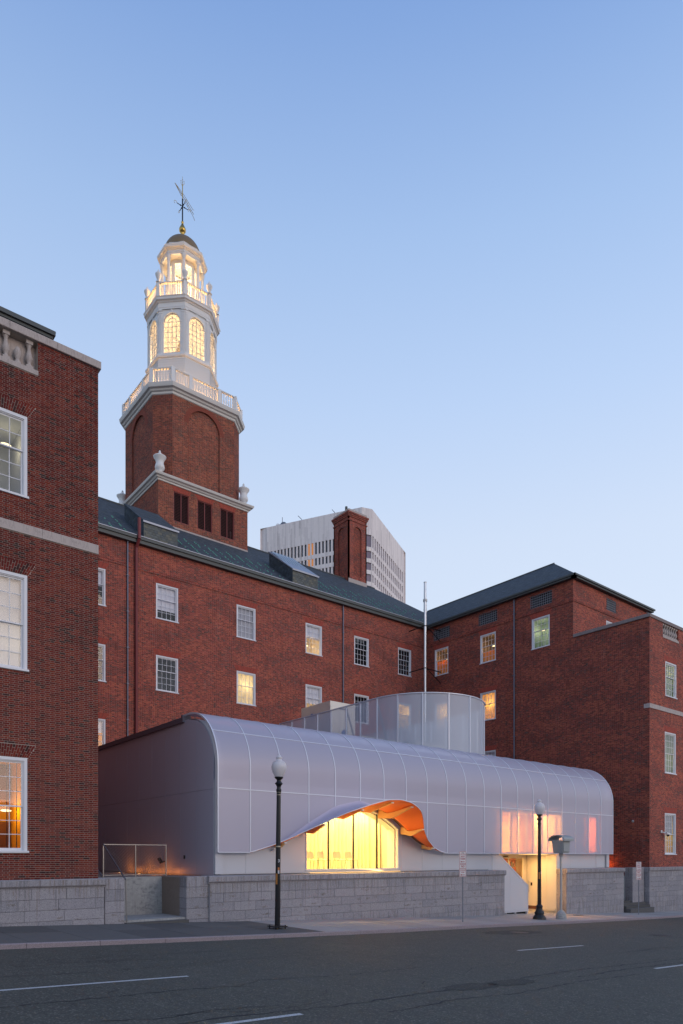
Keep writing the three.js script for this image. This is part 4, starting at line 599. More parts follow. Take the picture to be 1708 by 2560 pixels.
// ------------------------------------------------------------------ office tower far behind
const office = thing('office_tower', 'pale concrete office tower with rows of narrow dark windows far behind the slate roof', 'office tower', [145.88, 0, -164.92]);
{
  const er = [0.886, -0.4637], el = [-0.4637, -0.886], H = 114.66, ch = 2.6;
  const streak = canvasTex(1024, 1024, (x, w, h) => { seed = 91; x.fillStyle = '#f0e7e3'; x.fillRect(0, 0, w, h); for (let i = 0; i < 520; i++) { x.globalAlpha = rr(0.03, 0.14); x.fillStyle = rnd() < 0.65 ? '#857d7c' : '#f0e8e2'; const y = rr(0, h * 0.9); x.fillRect(rnd() * w, y, rr(3, 16), rr(60, 420)); } x.globalAlpha = 1; speckle(x, w, h, 20000, ['#9a908c', '#d8cdc8'], 0.1, 0.3, 1, 3); }, [44, 44]);
  const mOff = std(0xffffff, 0.85, { map: streak }), mWin = std([0.035, 0.045, 0.07], 0.12), mWinR = std([0.2, 0.15, 0.2], 0.12), mWinLit = lampMat(0xffa860, 0.5);
  const rowsY = [[102.3, 106.2]]; for (let i = 0; i < 8; i++) rowsY.push([98.6 - 3.74 * i, 101 - 3.74 * i]);
  const side = (dir, L, pitch, w, n0, mat, litCols) => {
    const yaw = Math.atan2(-dir[1], dir[0]), flip = dir === el;
    const holes = [], cols = []; for (let c = 0; c * pitch + ch + n0 + w < L - ch; c++) cols.push(ch + n0 + c * pitch);
    const R = flip ? (a, b, c, d) => rect(-c, b, -a, d) : rect;
    for (const [a, b] of rowsY) for (const c of cols) holes.push(R(c, a, c + w, b));
    const g = slab(R(ch, 40, L - ch, H), holes, 0.6); if (flip) g.rotateY(yaw + Math.PI); else g.rotateY(yaw); part(office, 'facade', g, mOff);
    rowsY.forEach(([a, b], r) => { if (r > 6) return; cols.forEach((c, i) => { const gg = flip ? bx(-c - w, a, -0.45, -c, b, -0.35) : bx(c, a, -0.45, c + w, b, -0.35); gg.rotateY(flip ? yaw + Math.PI : yaw); part(office, 'window', gg, litCols && r < 2 && litCols.includes(i) ? mWinLit : mat); }); });
  };
  side(er, 37.5, 2.02, 1.15, 0.2, mWinR); side(el, 40, 1.28, 0.72, 0.6, mWin, [13, 14]);
  // chamfered corner and roof edge
  const p = (d, s, y) => [d[0] * s, y, d[1] * s];
  const cl = p(el, ch, 0), cr = p(er, ch, 0), yw = Math.atan2(-(cr[2] - cl[2]), cr[0] - cl[0]), cw = Math.hypot(cr[0] - cl[0], cr[2] - cl[2]);
  const cg = slab(rect(0, 40, cw, H), rowsY.map(([a, b]) => rect(0.25, a, cw - 0.3, b)), 0.6); cg.rotateY(yw).translate(cl[0], 0, cl[2]); part(office, 'corner', cg, mOff);
  rowsY.slice(0, 7).forEach(([a, b]) => part(office, 'window', bx(0.25, a, -0.45, cw - 0.3, b, -0.35).rotateY(yw).translate(cl[0], 0, cl[2]), mWinR));
  const far = (u, v, y) => [er[0] * u + el[0] * v, y, er[1] * u + el[1] * v];
  part(office, 'roof', faces([[far(ch, 0, H), far(37.5, 0, H), far(37.5, 40, H), far(0, 40, H), far(0, ch, H)], [far(37.5, 0, 40), far(37.5, 40, 40), far(37.5, 40, H), far(37.5, 0, H)], [far(0, 40, 40), far(37.5, 40, 40), far(37.5, 40, H), far(0, 40, H)], [far(37.5 - ch, 0, 40), far(37.5, 0.6, 40), far(37.5, 0.6, H), far(37.5 - ch, 0, H)], [far(0, 40 - ch, 40), far(0.6, 40, 40), far(0.6, 40, H), far(0, 40 - ch, H)], [far(0, 0, 0), far(37.5, 0, 0), far(37.5, 0, 40), far(0, 0, 40)], [far(0, 0, 0), far(0, 40, 0), far(0, 40, 40), far(0, 0, 40)]]), mOff);
  part(office, 'roof_mast', [tube(far(1.5, 24, H), far(1, 26, H + 2.2), 0.1), tube(far(1.5, 12, H), far(1, 13.5, H + 1.8), 0.1), tube(far(2, 32.5, H), far(2, 32.5, H + 3.4), 0.1)], mMidRoom);
  part(office, 'radome', [new THREE.SphereGeometry(1.3, 14, 10).translate(...far(3, 32.5, H + 0.9)), tube(far(3, 29.7, H), far(3, 29.7, H + 0.7), 0.6)], std([0.12, 0.14, 0.18], 0.6));
  part(office, 'dish', new THREE.SphereGeometry(1.1, 14, 8).scale(1, 1, 0.5).translate(...far(3, 34.5, H + 1)), mWhite);
}

// ------------------------------------------------------------------ pavilion with the curved translucent skin
const pav = thing('pavilion', 'low modern pavilion in a curved lilac skin with a lifted orange-lined flap', 'pavilion');
const PX0 = 13.66, PD = 1.513, PX = (i) => PX0 + PD * i, PN = 20, ZS = -24.65, ZP = -25.0, YB = 2.61, R0 = 2.5;
const prof = (s) => s < 3.49 ? [YB + s, ZS] : s < 3.49 + R0 * Math.PI / 2 ? [6.1 + R0 * Math.sin((s - 3.49) / R0), -27.15 + R0 * Math.cos((s - 3.49) / R0)] : [8.6, -27.15 - (s - 3.49 - R0 * Math.PI / 2)];
const lerpT = (T, x) => { if (x <= T[0][0]) return T[0].slice(1); let k = 0; while (k < T.length - 2 && T[k + 1][0] < x) k++; const a = T[k], b = T[k + 1], t = Math.min(1, (x - a[0]) / (b[0] - a[0])); return a.slice(1).map((v, i) => v + (b[i + 1] - v) * t); };
const CRE = [[15.18, 2.62], [16, 2.85], [16.75, 3.1], [17.1, 3.25], [18.18, 3.92], [19.7, 4.74], [21.2, 5.08], [22.7, 4.78], [23.6, 4.36], [24.3, 3.9], [25.3, 3.25], [25.9, 3.02], [26.6, 2.79], [27.25, 2.62]];
const LIP = [[15.18, 2.62, -24.64], [15.95, 2.86, -24.48], [16.73, 3.17, -24.19], [17.44, 3.54, -23.8], [18.13, 3.91, -23.38], [18.61, 4.16, -23.09], [19.03, 4.36, -22.87], [19.53, 4.55, -22.63], [20.06, 4.74, -22.44], [20.85, 4.96, -22.27], [21.58, 5.0, -22.25], [22.47, 4.92, -22.47], [23.2, 4.76, -22.78], [23.66, 4.6, -23.0], [24.0, 4.25, -23.2], [24.28, 3.72, -23.42], [24.92, 3.29, -23.8], [25.88, 2.9, -24.27], [26.61, 2.71, -24.5], [27.25, 2.62, -24.64]];
const smooth = (T, x, d = 0.22) => { const a = lerpT(T, x - d), b = lerpT(T, x), c = lerpT(T, x + d); return a.map((v, i) => (v + 2 * b[i] + c[i]) / 4); };
const yCut = (x) => x <= 15.18 || x >= 27.25 ? YB : Math.max(YB, smooth(CRE, x)[0]);
function sheet(fn, nu, nv) {                              // smooth surface, uv in metres along it
  const P = [], U = [], I = [];
  for (let j = 0; j <= nv; j++) for (let i = 0; i <= nu; i++) { const p = fn(i / nu, j / nv); P.push(...p.slice(0, 3)); U.push(p[3] ?? p[0], p[4] ?? p[1]); }
  for (let j = 0; j < nv; j++) for (let i = 0; i < nu; i++) { const a = j * (nu + 1) + i, b = a + 1, c = a + nu + 1, d = c + 1; I.push(a, b, d, a, d, c); }
  const g = new THREE.BufferGeometry(); g.setAttribute('position', new THREE.Float32BufferAttribute(P, 3)); g.setAttribute('uv', new THREE.Float32BufferAttribute(U, 2)); g.setIndex(I); g.computeVertexNormals(); return g;
}
{
  const S1 = 5.2 - YB, S2 = 3.49 + R0 * 37 * Math.PI / 180, S3 = 3.49 + R0 * Math.PI / 2 + 0.5;
  for (let i = 0; i < PN; i++) {
    const xa = PX(i) + 0.012, xb = PX(i + 1) - 0.012;
    part(pav, 'skin_panel', sheet((u, v) => { const x = xa + (xb - xa) * u, y = yCut(x) + (5.19 - yCut(x)) * v; return [x, y, ZS, x, y]; }, 8, 2), mPoly);
    part(pav, 'skin_panel', sheet((u, v) => { const x = xa + (xb - xa) * u, s = S1 + 0.012 + (S2 - S1 - 0.024) * v, [y, z] = prof(s); return [x, y, z, x, s]; }, 1, 20), mPoly);
    part(pav, 'skin_panel', sheet((u, v) => { const x = xa + (xb - xa) * u, s = S2 + 0.012 + (S3 - S2 - 0.012) * v, [y, z] = prof(s); return [x, y, z, x, s]; }, 1, 16), mPoly);
  }
  // frame bars: a slim box carried along the profile
  const bar = (x, s0, s1, w = 0.03, out = 0.02) => {
    const n = Math.max(2, Math.ceil((s1 - s0) / 0.16)), Q = [];
    for (let k = 0; k <= n; k++) { const s = s0 + (s1 - s0) * k / n, [y, z] = prof(s), [y2, z2] = prof(s + 0.001), dy = (y2 - y) * 1000, dz = (z2 - z) * 1000; Q.push([y, z, -dz, dy]); }
    const F = []; for (let k = 0; k < n; k++) { const [a, b] = [Q[k], Q[k + 1]], pt = (q, xx, o) => [xx, q[0] + q[2] * o, q[1] + q[3] * o]; F.push([pt(a, x - w / 2, out), pt(a, x + w / 2, out), pt(b, x + w / 2, out), pt(b, x - w / 2, out)], [pt(a, x - w / 2, -0.05), pt(a, x - w / 2, out), pt(b, x - w / 2, out), pt(b, x - w / 2, -0.05)], [pt(a, x + w / 2, out), pt(a, x + w / 2, -0.05), pt(b, x + w / 2, -0.05), pt(b, x + w / 2, out)], [pt(a, x + w / 2, -0.05), pt(a, x - w / 2, -0.05), pt(b, x - w / 2, -0.05), pt(b, x + w / 2, -0.05)]); }
    return faces(F);
  };
  for (let i = 0; i <= PN; i++) part(pav, 'frame_bar', bar(PX(i), (i > 0 && i < 9 ? yCut(PX(i)) - YB : 0), S3, i === 0 || i === PN ? 0.055 : 0.044), mBar);
  for (const s of [S1, S2]) { const [y, z] = prof(s), [y2, z2] = prof(s + 0.001), dy = (y2 - y) * 1000, dz = (z2 - z) * 1000, o = 0.018, h = 0.02, pt = (x, t, q) => [x, y + dy * t + -dz * q, z + dz * t + dy * q]; for (let i = 0; i < PN; i++) { const a = PX(i) + 0.018, b = PX(i + 1) - 0.018; part(pav, 'frame_bar', faces([[pt(a, -h, o), pt(b, -h, o), pt(b, h, o), pt(a, h, o)], [pt(a, -h, -0.03), pt(b, -h, -0.03), pt(b, -h, o), pt(a, -h, o)], [pt(a, h, o), pt(b, h, o), pt(b, h, -0.03), pt(a, h, -0.03)]]), mBar); } }
  part(pav, 'bottom_trim', [bx(PX(0), YB - 0.03, ZS - 0.05, PX(1), YB, ZS + 0.022), bx(PX(9) - 0.3, YB - 0.03, ZS - 0.05, PX(PN), YB, ZS + 0.022)], mBar);
  // lifted flap: outer sheet and orange lining
  const flapAt = (x, v) => {
    const yc = yCut(x), [yl, zl] = smooth(LIP, x, 0.15), d = Math.min(0.35, 0.3 * (yc - YB) + 0.02);
    const b0 = (1 - v) ** 3, b1 = 3 * v * (1 - v) ** 2, b2 = 3 * v * v * (1 - v), b3 = v ** 3, y2 = yl - 0.08 * (yc - YB) + (yc - yl) * 0.3, z2 = ZS + (zl - ZS) * 0.5;
    return [b0 * yc + b1 * (yc - d) + b2 * y2 + b3 * yl, b0 * ZS + b1 * ZS + b2 * z2 + b3 * zl];
  };
  const flap = (o) => sheet((u, v) => { const x = 15.18 + 12.07 * u, [y, z] = flapAt(x, v); return [x, y - o, z - o * 0.7, x, yCut(x) + v * 2]; }, 70, 12);
  part(pav, 'flap_panel', flap(0), std([0.52, 0.46, 0.56], 0.5, { metalness: 0.05 }), 'lifted lilac flap of the skin'); part(pav, 'flap_lining', flap(0.03), mOrange, 'orange underside of the lifted flap');
  { const F = []; for (let k = 0; k < 80; k++) { const xa = 15.18 + 12.07 * k / 80, xb = 15.18 + 12.07 * (k + 1) / 80, A = smooth(LIP, xa, 0.15), B = smooth(LIP, xb, 0.15); F.push([[xa, A[0] + 0.006, A[1] + 0.012], [xb, B[0] + 0.006, B[1] + 0.012], [xb, B[0] - 0.036, B[1] + 0.012], [xa, A[0] - 0.036, A[1] + 0.012]]); } part(pav, 'flap_edge', faces(F), mBar); }
  // fins that carry the flap
  for (let i = 2; i <= 8; i++) {
    const x = PX(i) - 0.04, yc = yCut(x), [yl, zl] = smooth(LIP, x, 0.15), ya = yc - 0.06, zt = zl - 0.12; if (zl - ZS < 0.15) continue;
    const th = 0.09, root = Math.min(0.42, (yc - YB) * 0.18 + 0.12), cv = [0.12, 0.3, 0.5, 0.7, 0.86, 0.95].map((v) => flapAt(x, v)), L = [[ya - root, ZP + 0.02], [ya, ZP + 0.02], [ya - 0.02, ZS - 0.06], ...cv.map(([y, z]) => [y - 0.075, z]), [cv[5][0] - 0.15, cv[5][1]], [cv[2][0] - root * 0.75 - 0.05, cv[2][1]], [Math.min(ya - root, cv[0][0] - root * 0.9), ZP + 0.3]];
    const P = (q, dx) => [x + dx, q[0], q[1]], F = [L.map((q) => P(q, -th / 2)), L.map((q) => P(q, th / 2))]; L.forEach((q, k) => { const r = L[(k + 1) % L.length]; F.push([P(q, -th / 2), P(r, -th / 2), P(r, th / 2), P(q, th / 2)]); });
    part(pav, 'canopy_fin', faces(F), mOrangeFin); 
    part(pav, 'fin_cap', bx(x - 0.05, cv[5][0] - 0.15, cv[5][1], x + 0.05, cv[5][0] - 0.1, cv[5][1] + 0.09), mWhite);
  }
  // curved purlin under the crease
  part(pav, 'soffit', sheet((u, v) => { const x = 16.6 + 9.2 * u, y = yCut(x) - 0.07; return [x, y - 0.03 * v, ZP + 0.01 + (ZS - ZP - 0.02) * v, x, v]; }, 40, 2), mBrown);
  // ---- front wall behind the skin
  const ax0 = 18.3, ax1 = 24.06, arch = []; for (let k = 0; k <= 24; k++) { const t = k / 24 * 2 - 1; arch.push([21.18 + t * 2.88, 3.81 + 1.03 * (1 - Math.pow(Math.abs(t), 1.9))]); }
  const doorOpen = [[34.82, -0.75], [34.82, 0.72], [31.96, 2.6]];
  const wallA = slab([[PX0 + 0.045, 1.68], [31.2, 1.68], [31.2, -0.76], ...doorOpen, [32.28, 2.6], [32.28, 5.08], [38.34, 5.08], [38.34, 2.6], [37.88, 2.6], [37.88, 1.66], [43.87, 1.66], [43.87, 5.6], [PX0 + 0.045, 5.6]], [[[ax0, 1.78], ...arch.filter(([x]) => x >= ax0 && x <= ax1), [ax1, 1.78]].reverse(), ...[[2.74, 3.5], [3.6, 4.34], [4.44, 5.03]].flatMap(([y0, y1]) => [rect(31.93, y0, 32.07, y1), rect(40.98, y0, 41.2, y1)]), rect(41.56, 2.7, 42.93, 5.0)], 0.2);
  wallA.translate(0, 0, ZP - 0.02); part(pav, 'front_wall', wallA, mClad);
  for (let i = 0; i < PN; i++) {                          // cladding panels with open joints
    const a = PX(i) + 0.004, b = PX(i + 1) - 0.004; if (b < 18.2 || (a > 24.1 && b < 31.5) || (a > 42.3)) part(pav, 'cladding_panel', block(a, 1.7, b, 5.55, ZP - 0.02, ZP, 0.003), mClad);
    else if (a > 37.6 && b < 42) part(pav, 'cladding_panel', block(Math.max(a, 37.89), 1.68, b, 2.6, ZP - 0.02, ZP, 0.003), mClad);
  }
  part(pav, 'entry_cheek', [slab([[31.46, 1.72], [31.46, -0.76], [33.1, -0.76], [33.1, 1.85], [31.97, 2.59], [31.46, 2.59]], [], 0.02).translate(0, 0, ZP), slab([[33.108, -0.76], [34.82, -0.76], [34.82, 0.72], [33.108, 1.845]], [], 0.02).translate(0, 0, ZP)], mClad);
  part(pav, 'cheek_cap', [slab([[34.79, 0.66], [34.86, 0.7], [31.98, 2.62], [31.91, 2.6]], [], 0.26).translate(0, 0, ZP + 0.02), bx(34.822, -0.76, ZP - 0.22, 34.845, 0.7, ZP + 0.012)], mBar);
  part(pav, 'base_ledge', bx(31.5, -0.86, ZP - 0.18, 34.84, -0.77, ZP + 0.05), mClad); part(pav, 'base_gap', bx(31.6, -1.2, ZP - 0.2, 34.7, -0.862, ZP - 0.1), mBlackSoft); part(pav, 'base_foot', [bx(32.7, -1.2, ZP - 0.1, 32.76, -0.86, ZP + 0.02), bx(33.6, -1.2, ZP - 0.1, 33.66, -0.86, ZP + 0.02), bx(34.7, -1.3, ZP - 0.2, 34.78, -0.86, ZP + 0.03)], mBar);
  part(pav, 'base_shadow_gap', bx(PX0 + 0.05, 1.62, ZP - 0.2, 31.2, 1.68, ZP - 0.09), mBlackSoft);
  // ---- side walls
  const inner = (z) => z > -24.9 ? 6.1 : z > -27.15 ? 6.1 + Math.sqrt(Math.max(0, 2.2 * 2.2 - (z + 27.15) ** 2)) : 8.36;
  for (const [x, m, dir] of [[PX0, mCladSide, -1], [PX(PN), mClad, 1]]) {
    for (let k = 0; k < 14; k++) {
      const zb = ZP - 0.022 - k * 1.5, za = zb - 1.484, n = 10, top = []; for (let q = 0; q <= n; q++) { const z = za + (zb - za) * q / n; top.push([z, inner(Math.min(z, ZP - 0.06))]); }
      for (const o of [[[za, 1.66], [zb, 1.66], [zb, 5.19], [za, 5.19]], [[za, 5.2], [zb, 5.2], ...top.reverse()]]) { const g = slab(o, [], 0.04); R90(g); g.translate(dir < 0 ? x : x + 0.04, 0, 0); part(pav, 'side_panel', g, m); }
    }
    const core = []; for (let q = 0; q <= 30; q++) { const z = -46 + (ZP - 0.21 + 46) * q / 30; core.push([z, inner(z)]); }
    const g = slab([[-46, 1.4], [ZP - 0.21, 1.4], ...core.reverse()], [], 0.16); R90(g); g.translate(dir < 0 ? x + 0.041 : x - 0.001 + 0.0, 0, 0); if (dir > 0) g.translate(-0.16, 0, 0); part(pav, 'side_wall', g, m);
    // curved end strip between wall and skin
    part(pav, 'end_strip', sheet((u, v) => { const a = u < 0.4 ? 0 : (u - 0.4) / 0.6 * Math.PI / 2, y = u < 0.4 ? 1.7 + 4.4 * u / 0.4 : 6.1, z = -27.15, r = 2.24; return [x + (dir < 0 ? 0.02 + v * 0.35 : -0.02 - v * 0.35), y + r * Math.sin(a), z + r * Math.cos(a), u * 6, v]; }, 30, 1), mClad);
    part(pav, 'roof_edge', [bx(x - (dir < 0 ? 0.1 : -0.02), 8.28, -46, x + (dir < 0 ? -0.002 : 0.1), 8.5, -27.75), bx(x - (dir < 0 ? 0.1 : -0.02), 8.28, -27.749, x + (dir < 0 ? 0.3 : 0.1), 8.6, -27.6)], std([0.13, 0.12, 0.15], 0.5));
  }
  part(pav, 'flat_roof', bx(PX0 + 0.2, 8.12, -46, PX(PN) - 0.2, 8.3, -27.2), mMidRoom);
  part(pav, 'back_wall', bx(PX0 + 0.2, 1.4, -46.1, PX(PN) - 0.2, 8.12, -45.95), mClad);
  // ---- big window
  const win = sub(pav, 'arched_window'); win.userData.label = 'wide arched window lit yellow from inside';
  const yA = (x) => 3.81 + 1.03 * (1 - Math.pow(Math.min(1, Math.abs((x - 21.18) / 2.88)), 1.9));
  const xs = [18.3, 19.65, 21.16, 22.67, 24.06];
  for (let k = 0; k < 4; k++) { const a = xs[k] + 0.012, b = xs[k + 1] - 0.012, sh = [[a, 1.85], [b, 1.85]]; for (let q = 8; q >= 0; q--) sh.push([a + (b - a) * q / 8, yA(a + (b - a) * q / 8) - 0.03]); part(win, 'glass', new THREE.ShapeGeometry(new THREE.Shape(sh.map(([x, y]) => new THREE.Vector2(x, y)))).translate(0, 0, ZP - 0.09), mGlass).castShadow = false; if (k) part(win, 'mullion', bx(xs[k] - 0.018, 1.85, ZP - 0.13, xs[k] + 0.018, yA(xs[k]) - 0.03, ZP - 0.04), mBlack); }
  part(win, 'frame', [bx(18.3, 1.78, ZP - 0.16, 24.06, 1.85, ZP + 0.02), bx(18.3, 1.85, ZP - 0.16, 18.34, 3.8, ZP + 0.015), bx(24.02, 1.85, ZP - 0.16, 24.06, 3.8, ZP + 0.015)], mBar);
  { const G = []; for (let q = 0; q < 30; q++) { const a = 18.3 + 5.76 * q / 30, b = a + 5.76 / 30; G.push(block(0, 0, 1, 1, ZP - 0.16, ZP + 0.03, 0.003, [[a, yA(a) - 0.06], [b, yA(b) - 0.06], [b, yA(b) + 0.02], [a, yA(a) + 0.02]])); } part(win, 'arch_frame', G, mBar); }
  // room behind it
  const rm = sub(pav, 'gallery_room'); const q = (x, y, z) => [x, y, z], l = 17.4, r = 25, bz = -29.6, fz = ZP - 0.225, t = 5.5, f = 1.78;
  part(rm, 'room', faces([[q(l, f, bz), q(r, f, bz), q(r, t, bz), q(l, t, bz)], [q(l, f, fz), q(l, f, bz), q(l, t, bz), q(l, t, fz)], [q(r, f, fz), q(r, f, bz), q(r, t, bz), q(r, t, fz)], [q(l, f, fz), q(r, f, fz), q(r, f, bz), q(l, f, bz)], [q(l, t, fz), q(r, t, fz), q(r, t, bz), q(l, t, bz)]]), mCream);
  part(rm, 'inner_reveal', (() => { const G = []; for (let k = 0; k < 30; k++) { const a = 18.32 + 5.72 * k / 30, b = a + 5.72 / 30; G.push(block(0, 0, 1, 1, ZP - 0.75, ZP - 0.22, 0.003, [[a, yA(a) - 0.1], [b, yA(b) - 0.1], [b, yA(b) + 0.02], [a, yA(a) + 0.02]])); } G.push(bx(23.98, 1.8, ZP - 0.75, 24.06, 3.8, ZP - 0.22), bx(18.3, 1.8, ZP - 0.75, 18.38, 3.8, ZP - 0.22)); return G; })(), mPlaster);
  part(rm, 'ceiling_lamp', [19, 21.2, 23.4].map((x) => bx(x - 0.6, 5.42, -26.6, x + 0.6, 5.46, -26.2)), mLampWarm);
  for (const x of [19, 21.2, 23.4]) areaLight(rm, 1.2, 0.4, [x, 5.4, -26.4], [x, 0, -26.3], 0xffdc96, 105);
}
{ // light strip along the sill, washing the lifted flap
  part(pav, 'light_strip', bx(18.4, 1.69, -24.84, 24, 1.705, -24.8), mLampWarm);
  areaLight(pav, 5.6, 0.05, [21.2, 1.715, -24.8], [21.4, 4.8, -23.3], 0xffb45c, 60);
}
const curtain = thing('curtain', 'long pale yellow curtain hanging in folds behind the chairs in the lit arched window', 'curtain', [21.2, 1.8, -27.3]);
part(curtain, 'fabric', sheet((u, v) => { const x = -3.75 + 7.5 * u; return [x, 3.55 * v, 0.07 * Math.sin(u * 150 + Math.sin(u * 31) * 2) * (1 - 0.4 * v), x, v * 3.5]; }, 320, 4), std([0.88, 0.8, 0.5], 0.95));
part(curtain, 'rail', bx(-3.75, 3.56, -0.03, 3.75, 3.6, 0.03), mBar);
// chairs in the window
const chairShell = new THREE.MeshPhysicalMaterial({ color: lin(0.9, 0.62, 0.36), roughness: 0.5 }), chairLeg = std([0.1, 0.32, 0.1], 0.4);
function makeChair(label, x, z) {
  const c = thing('chair', label, 'chair', [x, 1.785, z], 'peach shell chairs with thin green legs in the window');
  part(c, 'seat', sheet((u, v) => [-0.23 + 0.46 * u, 0.46 + 0.03 * Math.cos(v * 3) + 0.03 * (2 * u - 1) ** 2, -0.2 + 0.42 * v], 8, 8), chairShell);
  part(c, 'backrest', sheet((u, v) => [(-0.24 + 0.48 * u) * (1 - 0.25 * Math.max(0, v - 0.7) / 0.3), 0.56 + 0.32 * v, -0.24 - 0.07 * v + 0.05 * (2 * u - 1) ** 2], 8, 8), chairShell);
  part(c, 'frame', [tube([-0.22, 0.46, -0.2], [-0.22, 0.46, 0.22], 0.012, 0.012, 6), tube([0.22, 0.46, -0.2], [0.22, 0.46, 0.22], 0.012, 0.012, 6), tube([-0.22, 0.46, 0.2], [0.22, 0.46, 0.2], 0.012, 0.012, 6), tube([-0.15, 0.46, -0.2], [-0.15, 0.62, -0.25], 0.012, 0.012, 6), tube([0.15, 0.46, -0.2], [0.15, 0.62, -0.25], 0.012, 0.012, 6)], chairLeg);
  for (const [sx, sz] of [[-1, 1], [1, 1], [-1, -1], [1, -1]]) part(c, 'leg', tube([sx * 0.22, 0.46, sz * 0.18], [sx * 0.25, 0, sz * 0.25], 0.012, 0.01, 6), chairLeg);
  return c;
}
const chair0 = makeChair('peach shell chair at the left end of the row inside the arched window', 19.4, -26.0);
[['second peach shell chair from the left inside the arched window', 20.1], ['third peach shell chair from the left inside the arched window', 21.1], ['fourth peach shell chair at the right end of the row in the arched window', 21.8]].forEach(([lb, x], i) => { const c = chair0.clone(); c.name = numbered('chair'); scene.add(c); c.position.x = x; c.position.z = -26.0 - (i % 2) * 0.06; c.rotation.y = [0.08, -0.1, 0.05][i]; c.userData = { ...chair0.userData, label: lb }; });
// ---- entry, upper glazing and slots of the pavilion
{
  const zb = -27.12, xd = 37.62;
  part(pav, 'door_wall', [bx(xd, -1.3, -27.2, xd + 0.2, 2.6, -24.86)], std([0.74, 0.7, 0.6], 0.55));
  const dr = sub(pav, 'entry_door'); part(dr, 'leaf', bx(xd - 0.03, -0.86, -27.0, xd - 0.004, 2.58, -26.27), std([0.76, 0.72, 0.62], 0.5)); part(dr, 'handle', [tube([xd - 0.09, 0.13, -26.88], [xd - 0.09, 0.87, -26.9], 0.02), bx(xd - 0.09, 0.2, -26.9, xd - 0.03, 0.23, -26.86), bx(xd - 0.09, 0.78, -26.91, xd - 0.03, 0.81, -26.87)], mSteel); part(dr, 'push_plate', bx(xd - 0.05, 0.55, -26.76, xd - 0.031, 0.75, -26.64), mBlack); part(dr, 'kick_plate', bx(xd - 0.036, -0.95, -27.0, xd - 0.031, -0.74, -26.27), mBrown); part(dr, 'hinge', bx(xd - 0.05, -0.6, -26.3, xd - 0.031, -0.42, -26.25), mSteel);
  part(pav, 'door_wall_panel', [bx(xd - 0.026, -0.88, -26.26, xd - 0.004, 2.58, -25.58), bx(xd - 0.026, -0.88, -25.57, xd - 0.004, 2.58, -24.88)], std([0.76, 0.72, 0.62], 0.5)); part(pav, 'door_sill', bx(xd - 0.09, -0.99, -26.26, xd - 0.004, -0.9, -24.9), std([0.7, 0.66, 0.55], 0.5));
  part(pav, 'entry_floor', faces([[[34.6, GY(34.6) + 0.006, -24.95], [xd, GY(xd) + 0.006, -24.95], [xd, GY(xd) + 0.006, -27.15], [34.6, GY(34.6) + 0.006, -27.15]]]), mSlabLight[0]);
  part(pav, 'entry_ceiling', bx(31.9, 2.56, -28.6, xd + 0.2, 2.62, ZP - 0.22), mPlaster);
  part(pav, 'entry_side', bx(31.2, -1.2, -30.9, 31.26, 2.56, ZP - 0.22), mPlaster);
  const ed = sub(pav, 'glass_entry'); part(ed, 'frame', [bx(34.0, 2.3, zb - 0.05, xd - 0.02, 2.56, zb + 0.03), bx(35.72, -1, zb - 0.04, 35.8, 2.3, zb + 0.02), bx(37.2, -1, zb - 0.04, 37.6, 2.3, zb + 0.03), bx(34.0, -1.1, zb - 0.04, 34.08, 2.3, zb + 0.02), bx(31.3, -1.1, zb - 0.05, 34.0, 2.56, zb + 0.02)], std([0.72, 0.66, 0.52], 0.5)); part(ed, 'glass', bx(34.08, -1.0, zb - 0.012, 37.2, 2.3, zb - 0.008), mGlass).castShadow = false; part(ed, 'exit_sensor', bx(35.2, 2.4, zb + 0.03, 35.6, 2.46, zb + 0.09), mBlackSoft);
  const lob = sub(pav, 'lobby'), q = (x, y, z) => [x, y, z];
  part(lob, 'room', faces([[q(31.3, -1.1, -30.8), q(38.4, -1.1, -30.8), q(38.4, 2.54, -30.8), q(31.3, 2.54, -30.8)], [q(38.4, -1.1, -30.8), q(38.4, -1.1, zb - 0.1), q(38.4, 2.54, zb - 0.1), q(38.4, 2.54, -30.8)], [q(31.3, -1.1, zb - 0.1), q(31.3, -1.1, -30.8), q(31.3, 2.54, -30.8), q(31.3, 2.54, zb - 0.1)], [q(31.3, -1.1, zb - 0.1), q(38.4, -1.1, zb - 0.1), q(38.4, -1.1, -30.8), q(31.3, -1.1, -30.8)], [q(31.3, 2.54, zb - 0.1), q(38.4, 2.54, zb - 0.1), q(38.4, 2.54, -30.8), q(31.3, 2.54, -30.8)]]), mCream);
  const G = [bx(36.3, -1, -28.6, 38, 1.72, -28.2), bx(36.3, 2.2, -28.6, 38, 2.3, -28.2)]; for (let i = 0; i < 4; i++) G.push(bx(36.35 + i * 0.5, 1.72, -28.55, 36.42 + i * 0.5, 2.2, -28.2)); part(lob, 'shelf', G, mOrange);
  seed = 55; for (let i = 0; i < 14; i++) part(lob, 'book', bx(36.45 + i * 0.105, 1.722, -28.5, 36.45 + i * 0.105 + rr(0.04, 0.09), 1.722 + rr(0.2, 0.4), -28.25), [mOrangeFin, mRed, mPlaster][i % 3]);
  part(lob, 'lamp', bx(34.5, 2.48, -28.6, 36.2, 2.52, -28.2), mLampWarm); areaLight(lob, 1.7, 0.4, [35.3, 2.47, -28.4], [35.3, 0, -28.4], 0xffba5e, 55);
  part(pav, 'entry_lamp', bx(35.2, 2.54, -25.9, 37.0, 2.556, -25.1), mLampWarm); areaLight(pav, 1.8, 0.8, [36.1, 2.53, -25.5], [36.2, 0, -25.2], 0xffc274, 32);
  // upper glazing behind the skin
  const ug = sub(pav, 'upper_glazing'), X = [32.28, 33.33, 33.6, 34.86, 36.33, 37.0, 37.84, 38.34], F = [];
